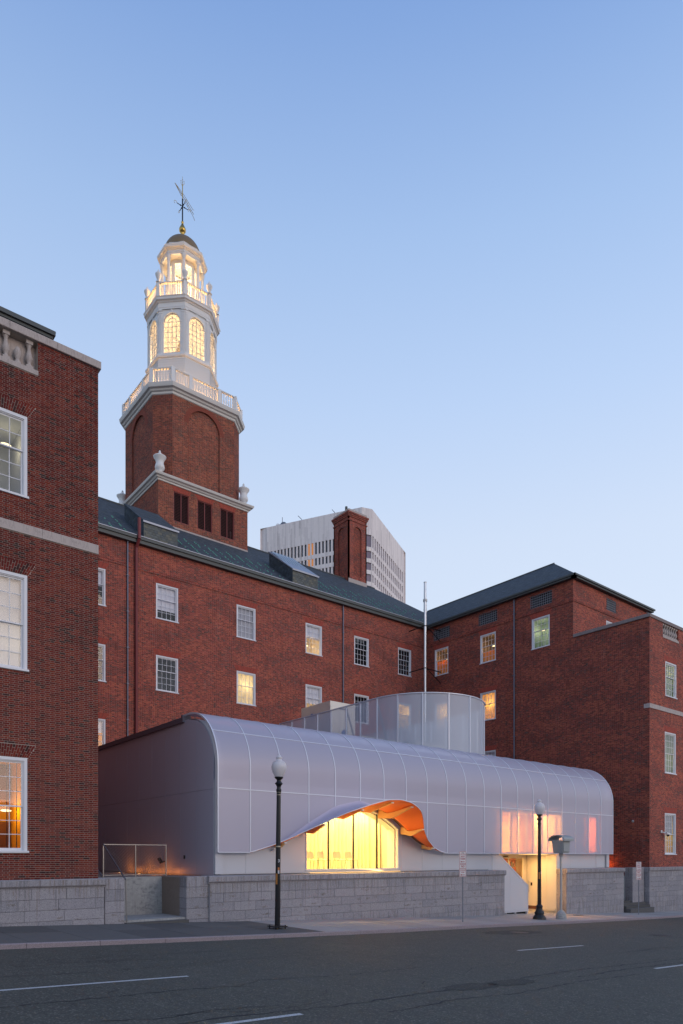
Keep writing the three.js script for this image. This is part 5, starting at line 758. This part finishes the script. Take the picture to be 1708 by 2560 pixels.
  for (const x of [33.33, 34.84, 36.35, 37.86]) F.push(bx(x - 0.05, 2.68, ZP - 0.16, x + 0.05, 5.02, ZP - 0.02)); F.push(bx(32.28, 2.6, ZP - 0.18, 38.34, 2.68, ZP), bx(32.28, 5.02, ZP - 0.18, 38.34, 5.08, ZP), bx(32.28, 2.68, ZP - 0.16, 32.34, 5.02, ZP - 0.02), bx(38.28, 2.68, ZP - 0.16, 38.34, 5.02, ZP - 0.02), bx(32.34, 4.82, ZP - 0.15, 35.7, 4.86, ZP - 0.03)); part(ug, 'frame', F, mBar);
  for (const [a, b] of [[32.34, 33.28], [33.38, 34.79], [34.89, 36.3], [36.4, 37.81], [37.91, 38.28]]) part(ug, 'glass', bx(a, 2.68, ZP - 0.1, b, 5.02, ZP - 0.095), mGlass).castShadow = false;
  const up = sub(pav, 'upper_room'); part(up, 'room', faces([[q(31.5, 2.64, -28.8), q(43.6, 2.64, -28.8), q(43.6, 5.4, -28.8), q(31.5, 5.4, -28.8)], [q(31.5, 2.64, -25.24), q(31.5, 2.64, -28.8), q(31.5, 5.4, -28.8), q(31.5, 5.4, -25.24)], [q(43.6, 2.64, -25.24), q(43.6, 2.64, -28.8), q(43.6, 5.4, -28.8), q(43.6, 5.4, -25.24)], [q(31.5, 5.4, -25.24), q(43.6, 5.4, -25.24), q(43.6, 5.4, -28.8), q(31.5, 5.4, -28.8)], [q(31.5, 2.64, -25.24), q(43.6, 2.64, -25.24), q(43.6, 2.64, -28.8), q(31.5, 2.64, -28.8)]]), std([0.85, 0.72, 0.46], 0.9));
  part(up, 'inner_frame', [bx(34.0, 2.64, -26.4, 34.1, 5.2, -26.3), bx(34.9, 2.64, -26.4, 35.0, 5.2, -26.3), bx(32.4, 3.55, -26.4, 34.0, 3.62, -26.3), bx(34.0, 4.6, -26.4, 35.8, 4.68, -26.3), bx(35.75, 2.64, -26.4, 35.85, 5.2, -26.3), bx(38.3, 2.64, -27.0, 38.6, 5.3, -25.24), bx(37.2, 4.0, -26.6, 38.3, 4.06, -26.5)], mPlaster);
  part(up, 'wardrobe', bx(35.2, 2.66, -28.6, 35.9, 4.2, -28.1), mOrangeFin); part(up, 'lamp', [bx(33.2, 5.34, -27, 35.2, 5.37, -26.6), bx(36.4, 5.34, -27, 38, 5.37, -26.6), bx(41.6, 5.34, -27, 42.8, 5.37, -26.6)], mLampWarm);
  areaLight(up, 2, 0.4, [34.2, 5.33, -26.8], [34.2, 2, -26.6], 0xffae50, 260); areaLight(up, 1.6, 0.4, [37.2, 5.33, -26.8], [37.2, 2, -26.6], 0xffa850, 230); areaLight(up, 1.2, 0.4, [42.2, 5.33, -26.8], [42.2, 2, -26.4], 0xff8656, 190);
  part(ug, 'glass', [...[[2.74, 3.5], [3.6, 4.34], [4.44, 5.03]].flatMap(([a, b]) => [bx(31.93, a, ZP - 0.12, 32.07, b, ZP - 0.115), bx(40.98, a, ZP - 0.12, 41.2, b, ZP - 0.115)]), bx(41.56, 2.7, ZP - 0.12, 42.93, 5, ZP - 0.115)], new THREE.MeshPhysicalMaterial({ color: lin(1, 0.85, 0.75), roughness: 0.6, transmission: 0.9, thickness: 0 }));
}

// ------------------------------------------------------------------ plant screen and machinery on the pavilion roof
const drum = thing('plant_screen', 'tall translucent screen with a rounded end standing on the pavilion roof', 'screen', [34.2, 8.3, -33.2]);
{
  const r = 4.2, yt = 4.38, path = [[-r, -11.2], [-r, -9.56], [-r, -7.95], [-r, -6.36], [-r, -4.81], [-r, -3.12], [-r, -1.63], [-r, 0.03]], ang = [2.747, 2.362, 1.963, 1.568, 1.18, 0.79, 0.4, 0];
  const W = Math.PI; let prev = W;
  for (let i = 0; i < path.length - 1; i++) for (const s of [1, -1]) part(drum, 'screen_panel', sheet((u, v) => [s * path[i][0], 0.02 + (yt - 0.04) * v, path[i][1] + 0.02 + (path[i + 1][1] - path[i][1] - 0.04) * u, path[i][1] + u, v], 1, 1), mScreen);
  for (const a of ang) { const p0 = prev - 0.004, p1 = a + 0.004; part(drum, 'screen_panel', sheet((u, v) => { const t = p0 + (p1 - p0) * u; return [r * Math.cos(t), 0.02 + (yt - 0.04) * v, r * Math.sin(t), t * r, v]; }, 10, 1), mScreen); prev = a; }
  for (const [x, z] of path) for (const s of [1, -1]) part(drum, 'mullion', bx(s * x - 0.05, 0, z - 0.035, s * x + 0.05, yt, z + 0.035), mBar);
  for (const a of ang.slice(0, -1)) { const g = bx(-0.035, 0, -0.05, 0.035, yt, 0.05); g.rotateY(Math.PI / 2 - a).translate(r * Math.cos(a), 0, r * Math.sin(a)); part(drum, 'mullion', g, mBar); }
  const rail = (y, h, o) => { const F = []; const pts = [[-r, -11.2], ...Array.from({ length: 41 }, (_, i) => { const t = Math.PI - i / 40 * Math.PI; return [r * Math.cos(t), r * Math.sin(t)]; }), [r, -11.2]]; for (let i = 0; i < pts.length - 1; i++) { const [a, b] = [pts[i], pts[i + 1]], n = (p) => { const t = p[1] <= 0 ? (p[0] < 0 ? Math.PI : 0) : Math.atan2(p[1], p[0]); return [Math.cos(t), Math.sin(t)]; }, P = (p, o, y) => [p[0] + n(p)[0] * o, y, p[1] + n(p)[1] * o]; F.push([P(a, o, y), P(b, o, y), P(b, o, y + h), P(a, o, y + h)], [P(a, -o, y), P(b, -o, y), P(b, -o, y + h), P(a, -o, y + h)], [P(a, -o, y + h), P(b, -o, y + h), P(b, o, y + h), P(a, o, y + h)], [P(a, -o, y), P(b, -o, y), P(b, o, y), P(a, o, y)]); } return faces(F); };
  part(drum, 'top_rail', rail(yt, 0.05, 0.06), mBar); part(drum, 'bottom_rail', rail(0, 0.1, 0.05), mBar);
  for (const [x, z, s] of [[-r + 0.1, -3.1, 1], [-r + 0.1, 0, 1], [2.2, 3.4, -1]]) part(drum, 'brace', tube([x, yt - 0.4, z], [x + s * 2.2, 0.1, z - 0.8], 0.06), mGalv);
}
{
  const u = thing('rooftop_unit', 'large galvanised air handling box standing inside the translucent roof screen', 'air handler', [32.4, 8.3, -41]);
  const m1 = std([0.62, 0.6, 0.55], 0.4, { metalness: 0.4 });
  part(u, 'cabinet', bx(-1.2, 0.4, -2.2, 1.2, 5.55, 1.4), m1); for (let i = 0; i < 3; i++) part(u, 'door_panel', [block(-1.15 + i * 0.78, 0.6, -0.4 + i * 0.78, 5.2, 1.4, 1.43, 0.01)], m1);
  part(u, 'nameplate', [bx(-0.35, 5.0, 1.432, 0.5, 5.13, 1.434)], mMidRoom); part(u, 'fan_guard', [new THREE.CylinderGeometry(0.22, 0.22, 0.05, 20).rotateZ(Math.PI / 2).translate(-1.23, 4.7, -0.8), new THREE.CylinderGeometry(0.25, 0.25, 0.05, 20).rotateX(Math.PI / 2).translate(0.1, 3.3, 1.45)], std([0.05, 0.15, 0.4], 0.5)); part(u, 'base_rail', bx(-1.25, 0, -2.2, 1.25, 0.4, 1.45), mGalv);
  const c = thing('condenser', 'low grey machine with round top behind the curved end of the roof screen', 'condenser', [34.6, 8.3, -34]);
  part(c, 'cabinet', bx(-1.4, 0.2, -1.2, 1.4, 1.9, 1.2), mGalv); part(c, 'fan_ring', [new THREE.CylinderGeometry(0.5, 0.5, 0.25, 24).translate(-0.7, 2.0, 0), new THREE.CylinderGeometry(0.5, 0.5, 0.25, 24).translate(0.7, 2.0, 0)], mMidRoom); part(c, 'skid', bx(-1.5, 0, -1.1, 1.5, 0.2, 1.1), mGalv);
  const d = thing('duct', 'grey sheet metal duct running across behind the roof screen', 'duct', [35.5, 8.3, -38.5]); part(d, 'run', bx(-2.6, 2.3, -0.5, 2.4, 3.0, 0.3), mGalv); part(d, 'support', [bx(-2.2, 0, -0.3, -2.1, 2.3, 0.1), bx(2, 0, -0.3, 2.1, 2.3, 0.1)], mGalv);
  const f = thing('flue_pipe', 'tall thin shiny steel flue pipe rising in the corner between main block and right wing', 'flue pipe', [46.2, 0, -44.45]);
  const G = [tube([0, 8, 0], [0, 26.2, 0], 0.135, 0.135, 20), tube([0, 26.2, 0], [0, 27.8, 0], 0.125, 0.125, 20)]; part(f, 'pipe', G, mSteel); for (const y of [12, 14.8, 17.5, 19.3, 21, 22.6, 25.2]) part(f, 'joint_band', tube([0, y, 0], [0, y + 0.08, 0], 0.15, 0.15, 20), mSteel); part(f, 'collar', [tube([0, 26.0, 0], [0, 26.2, 0], 0.19, 0.19, 20), tube([0, 27.74, 0], [0, 27.8, 0], 0.14, 0.14, 20)], mGalv);
  for (const y of [23.7, 19.8]) part(f, 'wall_bracket', [bx(-0.16, y, -0.16, 0.16, y + 0.06, 0.16), bx(0.1, y, -0.1, XW - 46.2, y + 0.08, -0.02), bx(-0.1, y, -2.0, -0.02, y + 0.08, -0.1), tube([XW - 46.24, y - 1, -0.06], [0.3, y + 0.04, -0.06], 0.04)], mBlack);
}

// ------------------------------------------------------------------ stone walls, deck, ramp, rails
function graniteWall(name, label, X0, X1, opts = {}) {
  const t = thing(name, label, 'stone wall', [0, 0, 0]); seed = opts.seed || 101; const z = -24.15, ch = 0.365, top = 1.34;
  part(t, 'core', bx(X0 + 0.03, GY(X1) - 0.4, z - 0.72, X1 - 0.03, 1.6, z - 0.03), mGranite[3]);
  for (let r = 0; r < 9; r++) {
    const y1 = top - r * ch, y0 = y1 - ch; if (y1 < GY(X1) - 0.05) break;
    let x = X0, k = 0; while (x < X1 - 0.01) { const w = (k === 0 && r % 2 ? 0.62 : rr(0.98, 1.28)); let xe = Math.min(X1, x + w); if (X1 - xe < 0.4) xe = X1; const g = GY(xe); if (y1 > GY(x) - 0.02 || y1 > g) part(t, 'stone_block', block(x + 0.004, y0 + 0.004, xe - 0.004, y1 - 0.004, z - 0.3, z + rr(-0.003, 0.003), 0.008), mGranite[Math.floor(rr(0, 4))]); x = xe; k++; }
  }
  for (const [ex, dir] of [[X0, -1], [X1, 1]]) if (opts.ends?.includes(dir)) for (let r = 0; r < 9; r++) { const y1 = top - r * ch, y0 = y1 - ch; if (y1 < GY(X1) - 0.05) break; const g = block(-0.7, y0 + 0.004, 0, y1 - 0.004, -0.1, rr(0, 0.003), 0.008); g.rotateY(dir * Math.PI / 2); if (dir < 0) g.translate(ex, 0, z - 0.72); else g.translate(ex, 0, z - 0.72 + 0.0); g.computeBoundingBox(); g.translate(0, 0, z - 0.012 - g.boundingBox.max.z); part(t, 'end_block', g, mGranite[Math.floor(rr(0, 4))]); }
  // moulded coping
  const P = [[-0.0, 1.342], [0.0, 1.37], [0.06, 1.42], [0.075, 1.44], [0.075, 1.63], [0.055, 1.65], [-0.7, 1.665]];
  for (let x = X0 - 0.06; x < X1 + 0.05;) { let xe = Math.min(X1 + 0.06, x + rr(1.45, 1.6)); if (X1 - xe < 0.5) xe = X1 + 0.06; const a = x + 0.004, b = xe - 0.004, F = []; for (let i = 0; i < P.length - 1; i++) F.push([[a, P[i][1], z + P[i][0]], [b, P[i][1], z + P[i][0]], [b, P[i + 1][1], z + P[i + 1][0]], [a, P[i + 1][1], z + P[i + 1][0]]]); for (const e of [a, b]) F.push([[e, 1.342, z - 0.7], ...P.map(([o, y]) => [e, y, z + o])]); part(t, 'coping_stone', faces(F), mGranite[Math.floor(rr(0, 3))]); x = xe; }
  return t;
}
graniteWall('granite_wall', 'long coursed granite wall with a moulded coping below the lifted flap and arched window', 13.02, 31.49, { seed: 101, ends: [1] });
graniteWall('granite_wall', 'short coursed granite wall to the right of the lit entry', 37.6, 44.45, { seed: 202, ends: [-1, 1] });
graniteWall('granite_plinth', 'granite plinth with coping under the tall brick front at the left edge', -4, 8.86, { seed: 303 });
graniteWall('granite_plinth', 'granite plinth with coping at the right edge under the brick end block', 48.0, 68, { seed: 404, ends: [-1] });
{
  seed = 505;
  const pier = (label, x0, x1, z) => { const t = thing('granite_pier', label, 'stone pier'); for (let r = 0; r < 9; r++) { const y1 = 1.655 - r * 0.415, y0 = y1 - 0.415; if (y1 < GY(x1) - 0.1) break; part(t, 'stone_block', block(x0 + 0.003, y0 + 0.004, x1 - 0.003, y1 - 0.004, z - 0.6, z, 0.012), mGranite[Math.floor(rr(0, 4))]); const g = block(z - 0.594, y0 + 0.004, z - 0.006, y1 - 0.004, -0.2, 0.003, 0.01); R90(g); g.translate(x0, 0, 0); part(t, 'side_block', g, mGranite[Math.floor(rr(0, 4))]); part(t, 'core', bx(x0 + 0.02, y0, z - 0.58, x1 - 0.004, y1 - 0.003, z - 0.02), mGranite[3]); } return t; };
  pier('plain granite pier at the left end of the long wall beside the ramp gap', 12.08, 13.045, -24.25);
  pier('plain granite pier between the left plinth and the ramp gap', 8.9, 9.62, -24.2);
  pier('pale granite pier beside the dark gap at the foot of the right brick block', 46.3, 47.9, -24.5);
  // deck of the court
  const deck = structure('court_deck', merge([bx(XL, 1.3, -46.4, 13.6, 1.6, -26.6), bx(12.352, 1.3, -26.59, 13.6, 1.6, -24.86), bx(43.95, 1.3, -46.4, XW, 1.6, -27.2), bx(13.02, 1.3, -25.2, 31.3, 1.6, -24.88)]), mConc);
  const ramp = thing('ramp_wall', 'stained concrete wall of the recess between the left plinth and the granite pier', 'concrete wall'); part(ramp, 'back_wall', bx(9.0, -0.4, -26.7, 12.1, 1.615, -26.5), mConcDark); part(ramp, 'side_wall', bx(12.1, -0.4, -26.7, 12.35, 1.62, -24.86), std([0.62, 0.52, 0.44], 0.9, { map: concTex })); part(ramp, 'landing', [bx(9.63, -0.4, -26.49, 12.09, 0.1, -24.35)], mConcDark); part(ramp, 'step', bx(9.64, -0.5, -24.34, 12.07, 0.02, -24.02), mSlabDark[0]);
  const gap = thing('side_steps', 'concrete side steps in the dark gap right of the short granite wall', 'steps'); part(gap, 'back_wall', bx(44.4, -1.6, -27.2, 48.3, 1.6, -27.0), mConc); part(gap, 'landing', bx(44.52, -1.6, -26.99, 46.28, -0.66, -24.6), mSlabDark[1]); for (let i = 0; i < 3; i++) part(gap, 'step', bx(44.52, -1.8, -24.59 + i * 0.3, 47.8, -0.8 - i * 0.17, -24.3 + i * 0.3), mSlabDark[i]);
  // railings
  const rail = thing('metal_railing', 'thin steel guard rail with cable mesh along the edge of the raised deck at left', 'railing'); const z = -26.6, post = (x) => bx(x - 0.02, 1.6, z - 0.02, x + 0.02, 2.88, z + 0.02);
  for (const x of [9.72, 11.02, 12.32]) part(rail, 'post', post(x), mRail); part(rail, 'top_rail', bx(9.69, 2.88, z - 0.022, 12.35, 2.915, z + 0.022), mRail); part(rail, 'bottom_rail', bx(9.74, 1.68, z - 0.015, 12.3, 1.71, z + 0.015), mRail);
  const wires = []; for (const [a, b] of [[9.75, 11], [11.04, 12.3]]) { for (let i = -10; i < 11; i++) for (const s of [1, -1]) { const H = 1.16, W = b - a, x = a + (i / 10) * W; let p = [x, 1.71], q2 = [x + s * H, 2.87]; const cl = (P, Q) => { for (const lim of [a, b]) { if ((P[0] - lim) * (Q[0] - lim) < 0) { const t = (lim - P[0]) / (Q[0] - P[0]), N = [lim, P[1] + (Q[1] - P[1]) * t]; if (P[0] < a || P[0] > b) P = N; else Q = N; } } return [P, Q]; }; [p, q2] = cl(p, q2); if (p[0] < a - 0.01 || p[0] > b + 0.01 || q2[0] < a - 0.01 || q2[0] > b + 0.01) continue; wires.push(tube([p[0], p[1], z], [q2[0], q2[1], z], 0.003, 0.003, 4)); } } part(rail, 'cable_mesh', wires, mRail);
  const hr = thing('handrail', 'pair of sloping steel handrails coming down from the raised deck to the plinth end', 'handrail'); part(hr, 'sloping_rail', tube([9.7, 2.9, -26.55], [9.68, 1.58, -24.25], 0.025), mRail); part(hr, 'sloping_rail', tube([9.0, 2.72, -26.55], [9.0, 1.7, -24.75], 0.025), mRail); part(hr, 'post', tube([9.68, 0.0, -24.16], [9.68, 1.58, -24.25], 0.022), mRail); part(hr, 'post', tube([9.0, 1.6, -26.5], [9.0, 2.72, -26.55], 0.022), mRail);
  const ol = thing('socket_box', 'small dark weatherproof socket box low on the grey side wall behind the railing', 'socket box', [PX0, 2.4, -27.6]); part(ol, 'cover', bx(-0.04, -0.08, -0.05, 0, 0.08, 0.05), mBlackSoft); part(ol, 'socket', [bx(-0.05, 0.02, -0.03, -0.04, 0.06, 0.03), bx(-0.05, -0.06, -0.03, -0.04, -0.02, 0.03)], mConc);
  const sc = thing('wall_uplight', 'small dark bracket spotlight low on the grey side wall behind the railing', 'spotlight', [PX0, 2.2, -29.6]); part(sc, 'bracket', bx(-0.15, -0.02, -0.02, 0, 0.02, 0.02), mBlackSoft); part(sc, 'head', tube([-0.16, -0.08, 0.02], [-0.28, 0.16, -0.05], 0.08), mBlackSoft);
  // warm lamps: floor lights washing the left side wall, one in the right-hand gap
  const fl = (x, z2, I, lb, grp) => { const b = thing('floor_light', lb, 'floor light', [x, 1.602, z2], grp); part(b, 'bezel', tube([0, 0, 0], [0, 0.02, 0], 0.08, 0.075, 18), mSteel); part(b, 'lens', tube([0, 0.021, 0], [0, 0.026, 0], 0.06, 0.06, 18), mLampWarm); pointLight(b, [0, 0.12, 0], 0xff8f35, I, 0.08); };
  [-33.6, -31.2, -29.2].forEach((z2, i) => fl(13.1, z2, 0.6, ['round floor light at the foot of the grey side wall, deepest in the court', 'round floor light at the foot of the grey side wall, middle of three', 'round floor light at the foot of the grey side wall, nearest the street'][i], 'floor lights along the grey side wall'));
  fl(47.9, -27.6, 2, 'round floor light at the foot of the dark brick wall in the right gap');
}

// ------------------------------------------------------------------ street lamps, signs, box on a pole, small fittings
const mGlobe = new THREE.MeshPhysicalMaterial({ color: lin(0.82, 0.8, 0.82), roughness: 0.45, transmission: 0.3, thickness: 0 });
const globeProf = [[0.13, 5.43], [0.15, 5.46], [0.2, 5.55], [0.255, 5.68], [0.272, 5.78], [0.265, 5.86], [0.235, 5.93], [0.205, 5.96], [0.21, 5.98], [0.19, 5.99], [0.12, 6.02], [0.095, 6.06], [0.09, 6.09], [0.125, 6.12], [0.115, 6.15], [0.075, 6.16], [0.07, 6.2], [0.04, 6.225], [0, 6.23]];
function streetLamp(label, x, z, ornate) {
  const t = thing('street_lamp', label, 'street lamp', [x, GY(x), z], 'acorn globe street lamps along the kerb');
  const flutes = (r0, r1, y0, y1) => { const g = new THREE.CylinderGeometry(r1, r0, y1 - y0, 48, 1).translate(0, (y0 + y1) / 2, 0), p = g.attributes.position; for (let i = 0; i < p.count; i++) { const a = Math.atan2(p.getX(i), p.getZ(i)), k = 1 - 0.06 * (0.5 + 0.5 * Math.cos(a * 16)); p.setX(i, p.getX(i) * k); p.setZ(i, p.getZ(i) * k); } g.computeVertexNormals(); return g; };
  part(t, 'post', flutes(ornate ? 0.1 : 0.1, 0.077, ornate ? 0.7 : 0.12, 4.98), mBlack);
  part(t, 'capital', lathe([[0.078, 4.86], [0.095, 4.97], [0.095, 5.0], [0.075, 5.02], [0.075, 5.1], [0.1, 5.15], [0.14, 5.19], [0.14, 5.21], [0.1, 5.25], [0.075, 5.3], [0.08, 5.34], [0.15, 5.4], [0.16, 5.44], [0.13, 5.445]], 28), mBlack);
  part(t, 'globe', lathe(globeProf, 32), mGlobe, 'white acorn globe');
  if (ornate) part(t, 'base', lathe([[0.34, -0.05], [0.34, 0.08], [0.28, 0.2], [0.22, 0.24], [0.24, 0.3], [0.26, 0.34], [0.18, 0.46], [0.15, 0.58], [0.17, 0.66], [0.17, 0.7], [0.13, 0.74], [0.1, 0.78]], 28), mBlack);
  else { part(t, 'base_plate', [bx(-0.26, 0.08, -0.26, 0.26, 0.115, 0.26), ...[[-1, -1], [1, -1], [1, 1], [-1, 1]].map(([a, b]) => tube([a * 0.2, -0.03, b * 0.2], [a * 0.2, 0.15, b * 0.2], 0.025))], mBlack); part(t, 'footing', tube([0, -0.1, 0], [0, 0.008, 0], 0.5, 0.48, 28), mSlabDark[1]); t.rotation.z = -0.012; }
  const f = Math.atan2(-x, -z) + Math.PI;                 // towards the street side
  return t;
}
const mSteelBand = std([0.5, 0.46, 0.36], 0.4, { metalness: 0.7 });
const L1 = streetLamp('black acorn globe street lamp on a bare bolted plate, left of the arched window', 13.77, -20.53, false);
part(L1, 'clamp_band', tube([0, 4.88, 0], [0, 4.895, 0], 0.083, 0.083, 20), mSteelBand); part(L1, 'clamp_band', tube([0, 4.79, 0], [0, 4.805, 0], 0.083, 0.083, 20), mSteelBand); part(L1, 'clamp_band', tube([0, 2.93, 0], [0, 2.97, 0], 0.093, 0.093, 20), mSteelBand);
const L2 = streetLamp('black acorn globe street lamp on an ornate flared base, before the lit entry', 30.48, -21.17, true);
const stick = (lamp, name, y0, y1, w, dir, r, mat) => part(lamp, name, sheet((u, v) => { const a = dir + (u - 0.5) * w / r; return [Math.sin(a) * r, y0 + (y1 - y0) * v, Math.cos(a) * r, u, v]; }, 6, 1), mat);
const mThree = std(0xffffff, 0.6, { map: canvasTex(64, 96, (x, w, h) => { x.fillStyle = '#0a0a0c'; x.fillRect(0, 0, w, h); x.fillStyle = '#d8d8dc'; x.font = 'bold 92px sans-serif'; x.textAlign = 'center'; x.fillText('3', w / 2, h - 12); }) });
stick(L1, 'number', 2.37, 2.52, 0.09, -0.3, 0.1, mThree); stick(L1, 'sticker', 1.98, 2.1, 0.06, -0.35, 0.1, std([0.55, 0.55, 0.56], 0.6)); stick(L1, 'sticker', 2.1, 2.2, 0.06, -0.35, 0.1, std([0.6, 0.2, 0.05], 0.6)); stick(L1, 'sticker', 1.6, 1.98, 0.08, -1.15, 0.1, std([0.5, 0.2, 0.04], 0.6), 'orange sticker');
stick(L2, 'sticker', 2.1, 2.45, 0.08, -0.95, 0.1, std([0.5, 0.22, 0.06], 0.6)); stick(L2, 'sticker', 2.35, 2.5, 0.05, 0.1, 0.1, std([0.6, 0.6, 0.6], 0.6));

const signTex = (kind, dir) => canvasTex(256, 384, (x, w, h) => {
  x.fillStyle = '#e9e4e0'; x.fillRect(0, 0, w, h); x.strokeStyle = x.fillStyle = '#b0242c'; x.lineWidth = 11; x.strokeRect(14, 14, w - 28, h - 28); x.textAlign = 'center';
  const arrow = (y) => { x.fillStyle = '#a8202a'; x.fillRect(56, y - 8, 144, 16); x.beginPath(); const s = dir < 0 ? [40, 84] : [216, 172]; x.moveTo(s[0], y); x.lineTo(s[1], y - 26); x.lineTo(s[1], y + 26); x.fill(); };
  if (kind) { x.font = 'bold 32px sans-serif'; x.fillRect(20, 100, w - 40, 6); x.fillStyle = '#4a4a4e'; x.fillRect(88, 34, 24, 22); x.fillRect(122, 40, 44, 18); x.fillStyle = '#b0242c'; x.fillText('TOW ZONE', w / 2, 92); x.font = 'bold 76px sans-serif'; x.fillText('ANY', w / 2, 182); x.fillText('TIME', w / 2, 254); arrow(316); }
  else { x.font = 'bold 84px sans-serif'; x.fillText('NO', w / 2, 98); x.font = 'bold 50px sans-serif'; x.fillText('PARKING', w / 2, 160); x.font = 'bold 46px sans-serif'; x.fillText('LOADING', w / 2, 214); x.fillText('ZONE', w / 2, 268); arrow(326); }
}, [1, 1]);
function roadSign(label, x, z, h, dir) {
  const t = thing('parking_sign', label, 'road sign', [x, GY(x), z], 'red and white parking signs on posts'), yaw = Math.atan2(-x, -z) * 0.8;
  t.rotation.y = yaw; part(t, 'post', bx(-0.022, -0.1, -0.02, 0.022, h - 0.04, 0.02), mPipe2);
  const pane = (y0, y1, k) => { const s = new THREE.Shape(), w = 0.16, r = 0.03; s.moveTo(-w + r, y0); s.lineTo(w - r, y0); s.quadraticCurveTo(w, y0, w, y0 + r); s.lineTo(w, y1 - r); s.quadraticCurveTo(w, y1, w - r, y1); s.lineTo(-w + r, y1); s.quadraticCurveTo(-w, y1, -w, y1 - r); s.lineTo(-w, y0 + r); s.quadraticCurveTo(-w, y0, -w + r, y0); const g = new THREE.ExtrudeGeometry(s, { depth: 0.004, bevelEnabled: false }).translate(0, 0, 0.024), p = g.attributes.position, u = g.attributes.uv; for (let i = 0; i < p.count; i++) u.setXY(i, (p.getX(i) + w) / (2 * w), (p.getY(i) - y0) / (y1 - y0)); return part(t, 'sign_panel', g, std(0xffffff, 0.55, { map: signTex(k, dir) }), k ? 'upper panel reading any time' : 'lower panel reading no parking loading zone'); };
  pane(h - 0.585, h, true); pane(h - 1.17, h - 0.59, false); part(t, 'bolt', [tube([0, h - 0.07, 0.028], [0, h - 0.07, 0.034], 0.012), tube([0, h - 0.53, 0.028], [0, h - 0.53, 0.034], 0.012), tube([0, h - 1.1, 0.028], [0, h - 1.1, 0.034], 0.012)], mGalv);
}
roadSign('parking sign with left arrows in front of the long granite wall', 24.32, -21.02, 3.25, -1);
roadSign('parking sign with right arrows near the dark gap at far right', 43.07, -22.39, 3.42, 1);
{
  const t = thing('pole_box', 'grey metal box with an arched hood on a thin pole with a concrete foot', 'signal box', [31.9, GY(31.9), -20.82]), m = std([0.34, 0.36, 0.36], 0.5, { metalness: 0.2 });
  part(t, 'body', mould(sq(0.28), [[0, 3.5], [0.06, 4.16]]), m); const hs = [[-0.47, 4.12], [-0.47, 4.22]]; for (let i = 0; i <= 12; i++) { const a = Math.PI - i / 12 * Math.PI; hs.push([Math.cos(a) * 0.47, 4.22 + Math.sin(a) * 0.22]); } hs.push([0.47, 4.12], [0.43, 4.12], [0.43, 4.2]); for (let i = 0; i <= 12; i++) { const a = i / 12 * Math.PI; hs.push([Math.cos(a) * 0.43, 4.2 + Math.sin(a) * 0.2]); } hs.push([-0.43, 4.12]);
  part(t, 'hood', R90(slab(hs, [], 0.9)).translate(-0.45, 0, 0), m); part(t, 'door', block(-0.27, 3.56, 0.27, 4.1, 0.3, 0.345, 0.01), m); part(t, 'underplate', bx(-0.29, 3.48, -0.29, 0.29, 3.5, 0.29), m);
  part(t, 'socket', tube([0, 3.28, 0], [0, 3.48, 0], 0.07, 0.11, 16), mGalv); part(t, 'pole', tube([0, 0.4, 0], [0, 3.3, 0], 0.056, 0.056, 16), mGalv); part(t, 'foot', [new THREE.CylinderGeometry(0.24, 0.29, 0.38, 8).translate(0, 0.14, 0), new THREE.CylinderGeometry(0.1, 0.24, 0.16, 8).translate(0, 0.41, 0)], mConcDark);
}
{
  const c = thing('security_camera', 'small white dome camera on a bracket beside the lowest window at far right', 'camera', [50.15, 4.1, ZF]); part(c, 'bracket', [bx(-0.08, 0.05, 0, 0.06, 0.25, 0.05), tube([0, 0.12, 0.03], [0.25, 0.02, 0.3], 0.04)], mWhite); part(c, 'housing', tube([0.14, 0.02, 0.3], [0.5, -0.08, 0.42], 0.1, 0.08, 14), mWhite); part(c, 'lens_dome', new THREE.SphereGeometry(0.09, 14, 10).translate(0.3, -0.12, 0.35), mBlack);
  const w = thing('wall_floodlight', 'black floodlight on an arm beside the right end of the curved skin', 'floodlight', [XW, 6.75, -27]); part(w, 'arm', tube([0, 0, 0], [-0.6, 0, 0], 0.03), mBlack); part(w, 'head', tube([-0.5, 0.2, 0], [-0.72, -0.3, 0.1], 0.17, 0.2, 14), mBlack);
  const b = thing('wall_boss', 'small round grey disc on the dark brick wall right of the pavilion', 'wall fitting', [XW, 5.0, -25.6]); part(b, 'disc', new THREE.SphereGeometry(0.1, 14, 8).scale(0.5, 1, 1), mGalv);
  const d = thing('wall_sensor', 'small white spotlight on the wall under the flap just right of the left street lamp', 'spotlight', [16.45, 2.75, ZP]); part(d, 'arm', tube([0, -0.08, 0], [0.02, 0, 0.22], 0.02), mBar); part(d, 'head', tube([-0.05, 0, 0.24], [0.16, 0.02, 0.26], 0.05, 0.05, 14), mWhite);
}
renderer.render(scene, camera);
